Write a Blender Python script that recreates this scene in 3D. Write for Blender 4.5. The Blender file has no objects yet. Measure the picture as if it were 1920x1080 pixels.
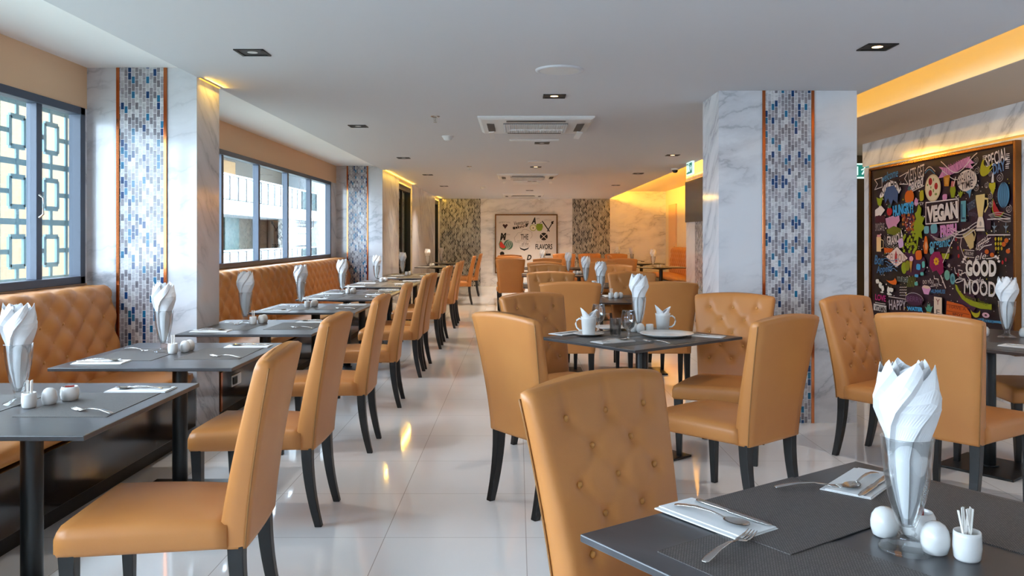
import bpy, bmesh, math, random
from mathutils import Vector, Matrix
random.seed(7)
PI = math.pi
sc = bpy.context.scene
COL = sc.collection

# ---------------------------------------------------------------- camera, world, exposure
EYE = 1.38
cam_data = bpy.data.cameras.new('camera')
cam = bpy.data.objects.new('camera', cam_data)
COL.objects.link(cam)
sc.camera = cam
cam.location = (0, 0, EYE)
cam.rotation_euler = (PI / 2, 0, 0)
cam_data.sensor_width = 36
cam_data.lens = 36 * 1550 / 1920
cam_data.shift_x = -10 / 1920
cam_data.shift_y = -95 / 1920
cam_data.clip_start = 0.05
cam_data.clip_end = 200
sc.view_settings.view_transform = 'Standard'
sc.view_settings.look = 'None'
sc.view_settings.exposure = 0.04
sc.view_settings.gamma = 1
sc.view_settings.use_curve_mapping = False
sc.cycles.max_bounces = 10
sc.cycles.diffuse_bounces = 5
sc.cycles.transparent_max_bounces = 24
sc.cycles.caustics_reflective = False
sc.cycles.caustics_refractive = False

world = bpy.data.worlds.new('sky')
sc.world = world
world.use_nodes = True
wn = world.node_tree
wn.nodes['Background'].inputs[0].default_value = (0.70, 0.83, 1.0, 1)
wn.nodes['Background'].inputs[1].default_value = 19.0

sun_l = bpy.data.lights.new('sun', 'SUN'); sun_l.energy = 12; sun_l.angle = 0.02; sun_l.color = (1.0, 1.0, 1.0)
sun = bpy.data.objects.new('sun', sun_l); COL.objects.link(sun); sun.rotation_euler = (math.radians(12), math.radians(38), 0)

def area(name, loc, rot, sx, sy, energy, col, portal=False):
    l = bpy.data.lights.new(name, 'AREA')
    l.shape = 'RECTANGLE'; l.size = sx; l.size_y = sy; l.energy = energy; l.color = col
    if portal: l.cycles.is_portal = True
    o = bpy.data.objects.new(name, l); COL.objects.link(o)
    o.location = loc; o.rotation_euler = rot
    return o
YEL = (1.0, 0.57, 0.07)
# window portals (sampling aid at the openings of the window wall)
area('window_portal', (-2.99, 2.0, 1.66), (0, -PI / 2, 0), 1.2, 8.0, 1, (1, 1, 1), True)
area('window_portal', (-2.99, 9.7, 1.66), (0, -PI / 2, 0), 1.2, 7.3, 1, (1, 1, 1), True)
# cove lighting strips along the ceiling recess and above the window side doors
area('cove_light', (2.45, 3.8, 2.54), (0, -PI / 2 - 0.25, 0), 0.03, 14.0, 40, YEL)
area('cove_light', (2.45, 17.1, 2.54), (0, -PI / 2 - 0.1, 0), 0.03, 12.2, 320, (1.0, 0.47, 0.03))
for _y, _l in ((5.85, 0.36), (14.3, 1.8), (16.17, 1.8), (22.5, 1.1)):
    area('pillar_led', (-2.18 + 0.035, _y, 2.466), (0, -0.75, 0), 0.015, _l, 9 * _l, YEL)

# ---------------------------------------------------------------- materials
def lin(h):
    h = h.lstrip('#')
    c = [int(h[i:i + 2], 16) / 255 for i in (0, 2, 4)]
    return tuple(x / 12.92 if x <= 0.04045 else ((x + 0.055) / 1.055) ** 2.4 for x in c) + (1,)

class NT:
    def __init__(s, name):
        s.m = bpy.data.materials.new(name); s.m.use_nodes = True
        s.t = s.m.node_tree; s.b = s.t.nodes['Principled BSDF']; s.out = s.t.nodes['Material Output']
    def n(s, typ, **kw):
        x = s.t.nodes.new(typ)
        for k, v in kw.items():
            if k.startswith('i_'):
                x.inputs[int(k[2:]) if k[2:].isdigit() else k[2:].replace('_', ' ')].default_value = v
            else: setattr(x, k, v)
        return x
    def l(s, a, b): s.t.links.new(a, b)
    def ramp(s, fac, stops, interp='LINEAR'):
        r = s.n('ShaderNodeValToRGB'); r.color_ramp.interpolation = interp
        e = r.color_ramp.elements
        while len(e) < len(stops): e.new(0.5)
        for q, (p, c) in zip(e, stops): q.position = p; q.color = c
        s.l(fac, r.inputs[0]); return r.outputs[0]
    def coords(s, obj=False):
        if obj: return s.n('ShaderNodeTexCoord').outputs['Object']
        return s.n('ShaderNodeNewGeometry').outputs['Position']
    def mapping(s, vec, rot=(0, 0, 0), scale=(1, 1, 1), loc=(0, 0, 0)):
        m = s.n('ShaderNodeMapping'); s.l(vec, m.inputs[0])
        m.inputs['Rotation'].default_value = rot; m.inputs['Scale'].default_value = scale; m.inputs['Location'].default_value = loc
        return m.outputs[0]
    def bump(s, h, strength=0.2, dist=0.01):
        b = s.n('ShaderNodeBump'); b.inputs['Strength'].default_value = strength; b.inputs['Distance'].default_value = dist
        s.l(h, b.inputs['Height']); s.l(b.outputs[0], s.b.inputs['Normal'])
    def set(s, col=None, rough=None, metal=None, spec=None, **kw):
        if col is not None: s.b.inputs['Base Color'].default_value = col
        if rough is not None: s.b.inputs['Roughness'].default_value = rough
        if metal is not None: s.b.inputs['Metallic'].default_value = metal
        if spec is not None: s.b.inputs['Specular IOR Level'].default_value = spec
        return s

M = {}
def simple(key, col, rough=0.5, metal=0, spec=0.5, noise=0.0, nscale=40):
    t = NT(key); t.set(lin(col), rough, metal, spec)
    if noise:
        nz = t.n('ShaderNodeTexNoise', i_Scale=nscale, i_Detail=3.0); t.l(t.coords(True), nz.inputs['Vector'])
        c = lin(col); a = tuple(x * (1 - noise) for x in c[:3]) + (1,); b = tuple(min(1, x * (1 + noise)) for x in c[:3]) + (1,)
        t.l(t.ramp(nz.outputs['Fac'], [(0.3, a), (0.7, b)]), t.b.inputs['Base Color'])
    M[key] = t.m; return t

def marble(key, base, vein, rough=0.12, rot=(0.5, 0.6, 0.4), scale=1.0, amount=0.62):
    t = NT(key); t.set(rough=rough)
    p = t.mapping(t.coords(), rot=rot, scale=(scale, scale, scale))
    n1 = t.n('ShaderNodeTexNoise', i_Scale=1.3, i_Detail=6.0, i_Roughness=0.6); t.l(p, n1.inputs['Vector'])
    mix = t.n('ShaderNodeMix', data_type='VECTOR'); mix.inputs[0].default_value = 0.22
    t.l(p, mix.inputs[4]); t.l(n1.outputs['Color'], mix.inputs[5])
    st = t.mapping(mix.outputs[1], scale=(1.0, 0.25, 3.2))
    n2 = t.n('ShaderNodeTexNoise', i_Scale=1.6, i_Detail=5.0, i_Roughness=0.55); t.l(st, n2.inputs['Vector'])
    a = t.n('ShaderNodeMath', operation='SUBTRACT'); a.inputs[1].default_value = 0.5; t.l(n2.outputs['Fac'], a.inputs[0])
    b = t.n('ShaderNodeMath', operation='ABSOLUTE'); t.l(a.outputs[0], b.inputs[0])
    v = t.ramp(b.outputs[0], [(0.0, (1, 1, 1, 1)), (0.025, (0.45, 0.45, 0.45, 1)), (0.13, (0, 0, 0, 1))])
    n3 = t.n('ShaderNodeTexNoise', i_Scale=0.9, i_Detail=2.0); t.l(p, n3.inputs['Vector'])
    msk = t.ramp(n3.outputs['Fac'], [(0.38, (0, 0, 0, 1)), (0.58, (1, 1, 1, 1))])
    mul = t.n('ShaderNodeMath', operation='MULTIPLY'); t.l(v, mul.inputs[0]); t.l(msk, mul.inputs[1])
    m2 = t.n('ShaderNodeMath', operation='MULTIPLY'); m2.inputs[1].default_value = amount; t.l(mul.outputs[0], m2.inputs[0])
    mx = t.n('ShaderNodeMix', data_type='RGBA'); mx.inputs[6].default_value = lin(base); mx.inputs[7].default_value = lin(vein)
    t.l(m2.outputs[0], mx.inputs[0]); t.l(mx.outputs[2], t.b.inputs['Base Color'])
    M[key] = t.m; return t
marble('wall_marble', '#e9e8ea', '#8d8d96', 0.1, (0.75, 0.2, 0.7))
marble('pillar_marble', '#d3d4d8', '#83858f', 0.1, (0.75, 0.2, 0.7), 1.3)

def mosaic(key, stops, wall='y', w=0.0245, h=0.0505):
    t = NT(key); t.set(rough=0.16)
    sep = t.n('ShaderNodeSeparateXYZ'); t.l(t.coords(), sep.inputs[0])
    cmb = t.n('ShaderNodeCombineXYZ'); t.l(sep.outputs['Z'], cmb.inputs[0]); t.l(sep.outputs['X' if wall == 'y' else 'Y'], cmb.inputs[1])
    br = t.n('ShaderNodeTexBrick', offset=0.5, offset_frequency=2, squash=1.0)
    br.inputs['Color1'].default_value = (0, 0, 0, 1); br.inputs['Color2'].default_value = (1, 1, 1, 1); br.inputs['Mortar'].default_value = (0.5, 0.5, 0.5, 1)
    br.inputs['Scale'].default_value = 1; br.inputs['Mortar Size'].default_value = 0.0016; br.inputs['Mortar Smooth'].default_value = 0.1
    br.inputs['Brick Width'].default_value = h; br.inputs['Row Height'].default_value = w; br.inputs['Bias'].default_value = 0
    t.l(cmb.outputs[0], br.inputs['Vector'])
    c = t.ramp(br.outputs['Color'], stops, 'CONSTANT')
    nz = t.n('ShaderNodeTexNoise', i_Scale=55.0, i_Detail=3.0); t.l(t.coords(), nz.inputs['Vector'])
    mm = t.n('ShaderNodeMix', data_type='RGBA', blend_type='MULTIPLY'); mm.inputs[0].default_value = 0.55
    t.l(c, mm.inputs[6]); t.l(t.ramp(nz.outputs['Fac'], [(0.35, (0.45, 0.45, 0.45, 1)), (0.65, (1, 1, 1, 1))]), mm.inputs[7])
    mx = t.n('ShaderNodeMix', data_type='RGBA'); mx.inputs[7].default_value = lin('#d9dadc')
    t.l(br.outputs['Fac'], mx.inputs[0]); t.l(mm.outputs[2], mx.inputs[6]); t.l(mx.outputs[2], t.b.inputs['Base Color'])
    inv = t.n('ShaderNodeMath', operation='SUBTRACT'); inv.inputs[0].default_value = 1; t.l(br.outputs['Fac'], inv.inputs[1])
    t.bump(inv.outputs[0], 0.5, 0.004)
    M[key] = t.m
S_ = [(0.0, lin('#0f3b6e')), (0.08, lin('#1f6c93')), (0.17, lin('#77747c')), (0.32, lin('#a09da4')), (0.52, lin('#b9b9bf')), (0.72, lin('#8c888f')), (0.88, lin('#cdcdd0'))]
mosaic('mosaic_tile', S_)
mosaic('mosaic_tile_side', S_, 'x')
mosaic('mosaic_dark', [(0.0, lin('#2a2a2a')), (0.15, lin('#55534f')), (0.3, lin('#99968e')), (0.6, lin('#84817a')), (0.8, lin('#b3b1aa'))], 'y', 0.034, 0.075)

# floor: large polished tiles
t = NT('floor_tile')
br = t.n('ShaderNodeTexBrick', offset=0.0, squash=1.0)
br.inputs['Scale'].default_value = 1; br.inputs['Brick Width'].default_value = 0.65; br.inputs['Row Height'].default_value = 0.65
br.inputs['Mortar Size'].default_value = 0.0018; br.inputs['Mortar Smooth'].default_value = 0.0
br.inputs['Color1'].default_value = lin('#f3f2f2'); br.inputs['Color2'].default_value = lin('#f7f6f5'); br.inputs['Mortar'].default_value = lin('#bdb8b4')
t.l(t.mapping(t.coords(), loc=(-0.04, 0.1, 0)), br.inputs['Vector'])
nz = t.n('ShaderNodeTexNoise', i_Scale=1.4, i_Detail=5.0); t.l(t.coords(), nz.inputs['Vector'])
mm = t.n('ShaderNodeMix', data_type='RGBA', blend_type='MULTIPLY'); mm.inputs[0].default_value = 0.6
t.l(br.outputs['Color'], mm.inputs[6]); t.l(t.ramp(nz.outputs['Fac'], [(0.3, (0.9, 0.89, 0.88, 1)), (0.7, (1, 1, 1, 1))]), mm.inputs[7])
t.l(mm.outputs[2], t.b.inputs['Base Color']); t.set(rough=0.06, spec=1.0)
M['floor_tile'] = t.m

# leather
t = NT('leather'); t.set(rough=0.42, spec=0.4)
nz = t.n('ShaderNodeTexNoise', i_Scale=3.0, i_Detail=3.0); t.l(t.coords(True), nz.inputs['Vector'])
t.l(t.ramp(nz.outputs['Fac'], [(0.3, lin('#b4753e')), (0.7, lin('#be8044'))]), t.b.inputs['Base Color'])
nb = t.n('ShaderNodeTexNoise', i_Scale=420.0, i_Detail=2.0); t.l(t.coords(True), nb.inputs['Vector'])
t.bump(nb.outputs['Fac'], 0.12, 0.002)
M['leather'] = t.m
simple('piping', '#8f5f2c', 0.5)
simple('leather_button', '#b9803f', 0.4)
simple('black_wood', '#0d0b0b', 0.38, noise=0.3)
simple('black_metal', '#0a0a0a', 0.35, spec=0.5)
simple('white_paint', '#cccdd2', 0.75)
simple('strip_window_lit', '#f2f2f3', 0.75)  # whiter than the main ceiling: window light put into the colour
simple('tray_paint', '#e2d6c0', 0.75)
simple('header_paint', '#dcb793', 0.8)
simple('warm_paint', '#cdb9a4', 0.8)
simple('copper', '#c07044', 0.14, 1.0)
simple('frame_grey', '#434b5a', 0.4, spec=0.4)
simple('frame_dark', '#1b1c1e', 0.35)
simple('steel', '#c8c4c0', 0.22, 1.0)
simple('ceramic', '#dedddb', 0.18)
simple('paper', '#dcdcdc', 0.85)
simple('toothpick', '#e8e4de', 0.8)
simple('red_paper', '#a03628', 0.7)
simple('plastic_white', '#d8d8d8', 0.5)
simple('grille', '#5a5654', 0.6)
simple('black', '#08080a', 0.5)
simple('tv_black', '#15161a', 0.15)
simple('lattice', '#44606a', 0.5)
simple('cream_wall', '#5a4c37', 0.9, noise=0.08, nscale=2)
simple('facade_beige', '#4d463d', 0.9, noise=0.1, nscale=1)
simple('facade_white', '#85888a', 0.8)
simple('facade_teal', '#2f4542', 0.5)
simple('facade_grey', '#3c3e40', 0.7)
simple('wood_brown', '#5a4228', 0.5)
simple('cove_reflection_orange', '#7a5520', 0.7)  # colour of the yellow cove mirrored in the window
simple('ground', '#8d938a', 0.9)
simple('bronze_frame', '#8a5a30', 0.22, 0.9)

# cloth napkin
t = NT('napkin_cloth'); t.set(lin('#dfe0e2'), 0.85)
t.b.inputs['Subsurface Weight'].default_value = 0.0
wv = t.n('ShaderNodeTexNoise', i_Scale=600.0); t.l(t.coords(True), wv.inputs['Vector']); t.bump(wv.outputs['Fac'], 0.15, 0.001)
M['napkin_cloth'] = t.m

# stone table top
t = NT('table_stone'); t.set(rough=0.32)
nz = t.n('ShaderNodeTexNoise', i_Scale=2.2, i_Detail=6.0, i_Distortion=1.4); t.l(t.coords(), nz.inputs['Vector'])
t.l(t.ramp(nz.outputs['Fac'], [(0.3, lin('#302f30')), (0.62, lin('#464548')), (0.70, lin('#504f52')), (0.74, lin('#908f92')), (0.78, lin('#464548'))]), t.b.inputs['Base Color'])
M['table_stone'] = t.m
simple('table_wood', '#3c302b', 0.3, noise=0.3, nscale=6)
t = NT('plinth_marble'); t.set(rough=0.12)
nz = t.n('ShaderNodeTexNoise', i_Scale=1.1, i_Detail=6.0, i_Distortion=2.0); t.l(t.coords(), nz.inputs['Vector'])
t.l(t.ramp(nz.outputs['Fac'], [(0.3, lin('#131111')), (0.6, lin('#241e1c')), (0.715, lin('#2a2422')), (0.735, lin('#8a7f7a')), (0.75, lin('#241e1c'))]), t.b.inputs['Base Color'])
M['plinth_marble'] = t.m

# woven placemat
t = NT('placemat_weave'); t.set(rough=0.5)
ck = t.n('ShaderNodeTexBrick', offset=0.5)
ck.inputs['Scale'].default_value = 1; ck.inputs['Brick Width'].default_value = 0.008; ck.inputs['Row Height'].default_value = 0.0035
ck.inputs['Mortar Size'].default_value = 0.0011; ck.inputs['Mortar Smooth'].default_value = 0.3
ck.inputs['Color1'].default_value = lin('#6a6462'); ck.inputs['Color2'].default_value = lin('#807a76'); ck.inputs['Mortar'].default_value = lin('#2b2928')
t.l(t.coords(True), ck.inputs['Vector']); t.l(ck.outputs['Color'], t.b.inputs['Base Color'])
iv = t.n('ShaderNodeMath', operation='SUBTRACT'); iv.inputs[0].default_value = 1; t.l(ck.outputs['Fac'], iv.inputs[1]); t.bump(iv.outputs[0], 0.5, 0.001)
M['placemat_weave'] = t.m

def thin_glass(key, tint, edge, rough=0.0, base=0.05, gain=0.6):
    t = NT(key); t.t.nodes.remove(t.b)
    tr = t.n('ShaderNodeBsdfTransparent'); tr.inputs[0].default_value = tint
    gl = t.n('ShaderNodeBsdfGlossy'); gl.inputs['Roughness'].default_value = rough
    lw = t.n('ShaderNodeLayerWeight'); lw.inputs[0].default_value = edge
    ad = t.n('ShaderNodeMath', operation='MULTIPLY_ADD'); ad.inputs[1].default_value = gain; ad.inputs[2].default_value = base
    t.l(lw.outputs['Fresnel'], ad.inputs[0])
    mx = t.n('ShaderNodeMixShader'); t.l(ad.outputs[0], mx.inputs[0]); t.l(tr.outputs[0], mx.inputs[1]); t.l(gl.outputs[0], mx.inputs[2])
    t.l(mx.outputs[0], t.out.inputs[0]); M[key] = t.m
thin_glass('window_glass', (0.95, 0.985, 0.985, 1), 0.12, 0.0, 0.01, 0.35)
thin_glass('drink_glass', (0.985, 0.99, 0.99, 1), 0.34, 0.01, 0.025, 0.48)
thin_glass('wine_glass', (0.97, 0.98, 0.98, 1), 0.4, 0.0, 0.05, 0.75)
thin_glass('rail_glass', (0.78, 0.9, 0.88, 1), 0.3, 0.0, 0.03)

def emit(key, col, strength):
    t = NT(key); t.set((0, 0, 0, 1)); t.b.inputs['Emission Color'].default_value = col; t.b.inputs['Emission Strength'].default_value = strength; M[key] = t.m
emit('led_yellow', (1.0, 0.50, 0.08, 1), 0.75)
emit('led_hot', (1.0, 0.5, 0.06, 1), 2.0)
emit('lamp_warm', (1.0, 0.62, 0.3, 1), 6.0)
emit('sign_glow', (0.75, 1.0, 0.92, 1), 1.1)
emit('sign_green', (0.02, 0.22, 0.17, 1), 1.0)

# ---------------------------------------------------------------- mesh helpers
class MB:
    def __init__(s): s.v = []; s.f = []; s.mi = []; s.cur = 0; s.sm = []; s.smooth = False
    def mat(s, i): s.cur = i; return s
    def sh(s, b): s.smooth = b; return s
    def add(s, vs, fs, T=None):
        o = len(s.v)
        for v in vs:
            v = Vector(v)
            if T is not None: v = T @ v
            s.v.append(tuple(v))
        for f in fs: s.f.append([o + i for i in f]); s.mi.append(s.cur); s.sm.append(s.smooth)
        return s
    def box(s, a, b, T=None):
        x0, y0, z0 = a; x1, y1, z1 = b
        vs = [(x0, y0, z0), (x1, y0, z0), (x1, y1, z0), (x0, y1, z0), (x0, y0, z1), (x1, y0, z1), (x1, y1, z1), (x0, y1, z1)]
        return s.add(vs, [(3, 2, 1, 0), (4, 5, 6, 7), (0, 1, 5, 4), (1, 2, 6, 5), (2, 3, 7, 6), (3, 0, 4, 7)], T)
    def loft(s, rings, cap0=True, cap1=True, closed=True, T=None):
        n = len(rings[0]); vs = [p for r in rings for p in r]; fs = []
        for i in range(len(rings) - 1):
            for j in range(n if closed else n - 1):
                k = (j + 1) % n
                fs.append((i * n + j, i * n + k, (i + 1) * n + k, (i + 1) * n + j))
        if cap0: fs.append(tuple(reversed(range(n))))
        if cap1: fs.append(tuple((len(rings) - 1) * n + j for j in range(n)))
        return s.add(vs, fs, T)
    def lathe(s, prof, n=24, T=None, c=(0, 0), cap0=False, cap1=False):
        rings = [[(c[0] + r * math.cos(2 * PI * j / n), c[1] + r * math.sin(2 * PI * j / n), z) for j in range(n)] for r, z in prof]
        return s.loft(rings, cap0, cap1, True, T)
    def cyl(s, c, r, z0, z1, n=20, T=None): return s.lathe([(r, z0), (r, z1)], n, T, c, True, True)
    def tube(s, pts, rad, n=8, T=None):
        pts = [Vector(p) for p in pts]; rings = []
        rr = rad if isinstance(rad, (list, tuple)) else [rad] * len(pts)
        for i, p in enumerate(pts):
            d = (pts[min(i + 1, len(pts) - 1)] - pts[max(i - 1, 0)]).normalized()
            u = d.cross(Vector((0, 0, 1)))
            if u.length < 1e-3: u = Vector((1, 0, 0))
            u.normalize(); w = u.cross(d)
            rings.append([p + rr[i] * (math.cos(2 * PI * j / n) * u + math.sin(2 * PI * j / n) * w) for j in range(n)])
        return s.loft(rings, True, True, True, T)
    def build(s, name, mats, parent=None, T=None, bevel=0, seg=2, subsurf=0, loc=None):
        me = bpy.data.meshes.new(name)
        me.from_pydata(s.v, [], s.f); me.update()
        for m in (mats if isinstance(mats, (list, tuple)) else [mats]): me.materials.append(M[m])
        me.polygons.foreach_set('material_index', s.mi); me.polygons.foreach_set('use_smooth', s.sm)
        o = bpy.data.objects.new(name, me); COL.objects.link(o)
        if parent is not None: o.parent = parent
        if loc is not None: o.location = loc
        if bevel:
            b = o.modifiers.new('bevel', 'BEVEL'); b.width = bevel; b.segments = seg; b.limit_method = 'ANGLE'; b.angle_limit = 0.6
        if subsurf:
            q = o.modifiers.new('subsurf', 'SUBSURF'); q.levels = subsurf; q.render_levels = subsurf
        return o

def tag(o, label, cat, group=None, kind=None):
    if label: o['label'] = label
    if cat: o['category'] = cat
    if group: o['group'] = group
    if kind: o['kind'] = kind
    return o
def thing(name, label, cat, loc=(0, 0, 0), rz=0, group=None):
    o = bpy.data.objects.new(name, None); COL.objects.link(o); o.empty_display_size = 0.1
    o.location = loc; o.rotation_euler = (0, 0, rz)
    return tag(o, label, cat, group)
def struct(o): o['kind'] = 'structure'; return o
def boxo(name, a, b, m, parent=None, bevel=0): return MB().box(a, b).build(name, m, parent, bevel=bevel)
def kids(o): return [c for c in COL.objects if c.parent == o]
KIDS = {}
def freeze(root):
    KIDS[root.name] = [(c, kids(c)) for c in kids(root)]
    return root
def dup(root, label, loc, rz=0, group=None, skip=()):
    r = root.copy(); COL.objects.link(r); r.location = loc; r.rotation_euler = (0, 0, rz)
    if label: r['label'] = label
    if group: r['group'] = group
    for c, gs in KIDS.get(root.name, []):
        if c.name.split('.')[0] in skip: continue
        d = c.copy(); COL.objects.link(d); d.parent = r
        for g in gs:
            if g.name.split('.')[0] in skip: continue
            h = g.copy(); COL.objects.link(h); h.parent = d
    return r
PROTOS = []
def place(proto, label, loc, rz=0, group=None, skip=()):
    """first call moves the prototype itself, later calls copy it"""
    if proto.name not in PROTOS and not skip:
        PROTOS.append(proto.name)
        proto.location = loc; proto.rotation_euler = (0, 0, rz); proto['label'] = label
        if group: proto['group'] = group
        return proto
    return dup(proto, label, loc, rz, group, skip)
# ---------------------------------------------------------------- room shell
ZC = EYE + 1.0905      # main ceiling
ZS = EYE + 1.153       # window strip ceiling
ZT = EYE + 1.30        # cove recess ceiling
XE = -2.18; XW = -2.927
FAR = 23.4
struct(boxo('floor', (-3.1, -4, -0.1), (6.2, FAR + 0.1, 0), 'floor_tile'))
struct(boxo('ceiling', (XE, -4, ZC), (2.596, FAR, ZC + 0.03), 'white_paint'))
struct(boxo('ceiling_window_strip', (-3.0, -4, ZS), (XE, FAR, ZS + 0.1), 'strip_window_lit'))
struct(boxo('ceiling_strip_edge', (XE, -4, ZC + 0.03), (XE + 0.02, FAR, ZS + 0.1), 'white_paint'))
struct(boxo('ceiling_cove_recess', (2.28, -4, ZT), (6.2, FAR, ZT + 0.06), 'tray_paint'))
struct(boxo('ceiling_cove_end', (2.24, -4, ZC + 0.03), (2.28, FAR, ZT + 0.06), 'tray_paint'))
struct(boxo('ceiling_mural_soffit', (3.11, -4, ZC), (6.2, 11.0, ZT), 'warm_paint'))
struct(boxo('trim_fascia', (3.098, -4, ZC + 0.001), (3.11, 11.0, ZT), 'tray_paint'))
struct(boxo('sun_block_roof', (-3.4, -4.2, ZT + 0.12), (6.3, FAR + 0.2, ZT + 0.3), 'ground'))  # unseen slab added to keep sun from leaking past the thin ceilings
struct(boxo('roof_edge', (-3.4, -4.2, ZS + 0.1), (-3.1, FAR + 0.2, ZT + 0.12), 'ground'))
# window wall
struct(boxo('wall_left_sill', (-3.0, -4, 0), (XW, 13.4, 1.07), 'header_paint'))
struct(boxo('wall_left_header', (-3.0, -4, 2.25), (XW, 13.4, ZS), 'header_paint'))
struct(boxo('wall_left_pier', (-3.0, 5.58, 1.07), (XW, 6.2, 2.25), 'wall_marble'))
struct(boxo('wall_left_pier', (-3.0, 12.95, 1.07), (XW, 13.4, 2.25), 'wall_marble'))
struct(boxo('wall_front', (-3.1, -4.1, 0), (6.2, -4, ZT + 0.1), 'wall_marble'))
struct(boxo('wall_back', (-3.1, FAR, 0), (6.2, FAR + 0.12, ZT + 0.1), 'wall_marble'))

def pillar(name, x0, x1, y0, y1, z1, mx0, mx1):
    p = MB().box((x0, y0, 0), (x1, y1, z1)).build(name, 'pillar_marble'); struct(p)
    MB().box((mx0, y0 - 0.006, 0), (mx1, y0, z1)).build('mosaic_panel', 'mosaic_tile', p)
    for a in (mx0 - 0.022, mx1): MB().box((a, y0 - 0.012, 0), (a + 0.022, y0, z1)).build('copper_trim', 'copper', p, bevel=0.002)
    return p
pillar('wall_pillar_window', XW, XE, 5.622, 6.045, ZS, -2.702, -2.402)
pillar('wall_pillar_room', 1.4975, 2.525, 6.147, 6.676, ZC, 1.842, 2.183)
pillar('wall_pillar_far_window', XW, XE, 13.356, 15.22, ZS, -2.733, -2.431)
struct(boxo('wall_left_far', (XW, 17.13, 0), (XE, 21.9, ZS), 'wall_marble'))
struct(boxo('wall_left_far_end', (XW, 23.1, 0), (XE, FAR, ZS), 'wall_marble'))
struct(boxo('wall_left_lintel', (XW, 15.22, 2.385), (XE - 0.01, 17.13, ZS), 'tray_paint'))
struct(boxo('wall_left_lintel', (XW, 21.9, 2.385), (XE - 0.01, 23.1, ZS), 'tray_paint'))
for i, (y0, y1) in enumerate(((15.22, 17.13), (21.9, 23.1))):
    d = MB().box((XE - 0.16, y0, 0), (XE - 0.03, y0 + 0.09, 2.385)).box((XE - 0.16, y1 - 0.09, 0), (XE - 0.03, y1, 2.385)).box((XE - 0.16, y0, 2.29), (XE - 0.03, y1, 2.385)).build('door_%d' % (i + 1), 'frame_dark'); struct(d)
    MB().box((XE - 0.11, y0 + 0.09, 0.02), (XE - 0.09, y1 - 0.09, 2.29)).build('door_glass', 'rail_glass', d)
    MB().box((XE - 0.13, (y0 + y1) / 2 - 0.04, 0), (XE - 0.07, (y0 + y1) / 2 + 0.04, 2.29)).build('door_stile', 'frame_dark', d)
    MB().box((XE - 0.5, y0 + 0.09, 0.02), (XE - 0.47, y1 - 0.09, 2.3)).build('door_curtain', 'facade_teal', d)
# led strips at the tops of the pillar flanks and the doors
for y0, y1 in ((5.66, 6.04), (13.4, 15.2), (15.24, 17.11), (21.92, 23.08)):
    struct(boxo('trim_led', (XE + 0.002, y0, ZC - 0.004), (XE + 0.010, y1, ZC), 'led_hot'))
# right mural wall
XR = 4.07
w = struct(boxo('wall_right', (XR, -4, 0), (XR + 0.2, 9.7, 2.19), 'wall_marble'))
struct(boxo('wall_right_upper', (XR - 0.02, -4, 2.205), (XR + 0.2, 9.7, ZC), 'wall_marble'))
struct(boxo('trim_led', (XR - 0.003, -4, 2.19), (XR + 0.1, 9.55, 2.205), 'led_yellow'))
# box wall behind the room pillar, corridor and alcove
p = struct(boxo('wall_television', (2.9, 11.05, 0), (6.2, 14.2, ZT), 'wall_marble'))
MB().box((2.892, 11.3, 0), (2.9, 13.46, 1.66)).build('mosaic_panel', 'mosaic_tile_side', p)
struct(boxo('wall_corridor', (2.9, 11.0, 0), (6.2, 11.05, ZC), 'wood_brown'))
struct(boxo('wall_corridor_end', (6.1, -4, 0), (6.2, 11.0, ZC), 'warm_paint'))
struct(boxo('wall_alcove', (4.2, 14.2, 0), (4.35, FAR, ZT), 'tray_paint'))
d = struct(boxo('door_3', (4.16, 21.75, 0), (4.2, 22.75, 2.27), 'header_paint', bevel=0.004))
MB().box((4.13, 21.83, 1.0), (4.16, 21.86, 1.14)).build('door_handle', 'steel', d)
for a, b in ((XE, -1.04), (1.555, 2.62)):
    struct(boxo('wall_back_mosaic', (a, FAR - 0.02, 0), (b, FAR, ZC), 'mosaic_dark'))

# windows
def window(name, y0, y1, mull):
    z0, z1 = 1.07, 2.25
    f = MB()
    f.box((-2.995, y0, z0), (-2.915, y1, z0 + 0.05)).box((-2.995, y0, z1 - 0.05), (-2.915, y1, z1))
    f.box((-2.995, y0, z0), (-2.915, y0 + 0.06, z1)).box((-2.995, y1 - 0.06, z0), (-2.915, y1, z1))
    r = f.build(name, 'frame_grey', bevel=0.003); struct(r)
    for y in mull:
        MB().box((-2.995, y - 0.03, z0 + 0.05), (-2.93, y + 0.03, z1 - 0.05)).build('mullion', 'frame_grey', r, bevel=0.003)
    for y in mull[-1:]:
        MB().tube([(-2.915, y - 0.03, 1.50), (-2.89, y - 0.03, 1.52), (-2.89, y - 0.03, 1.62), (-2.915, y - 0.03, 1.64)], 0.006).build('window_handle', 'steel', r)
    ys = [y0] + list(mull) + [y1]
    for a, b in zip(ys[:-1], ys[1:]):
        MB().box((-2.97, a + 0.03, z0 + 0.03), (-2.966, b - 0.03, z1 - 0.03)).build('window_pane', 'window_glass', r)
    return r
window('window_1', -3.9, 5.58, [-2.6, -1.3, 0, 1.3, 2.6, 3.9, 5.07])
window('window_2', 6.2, 12.95, [7.05, 8.22, 9.39, 10.57, 11.74])

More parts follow.
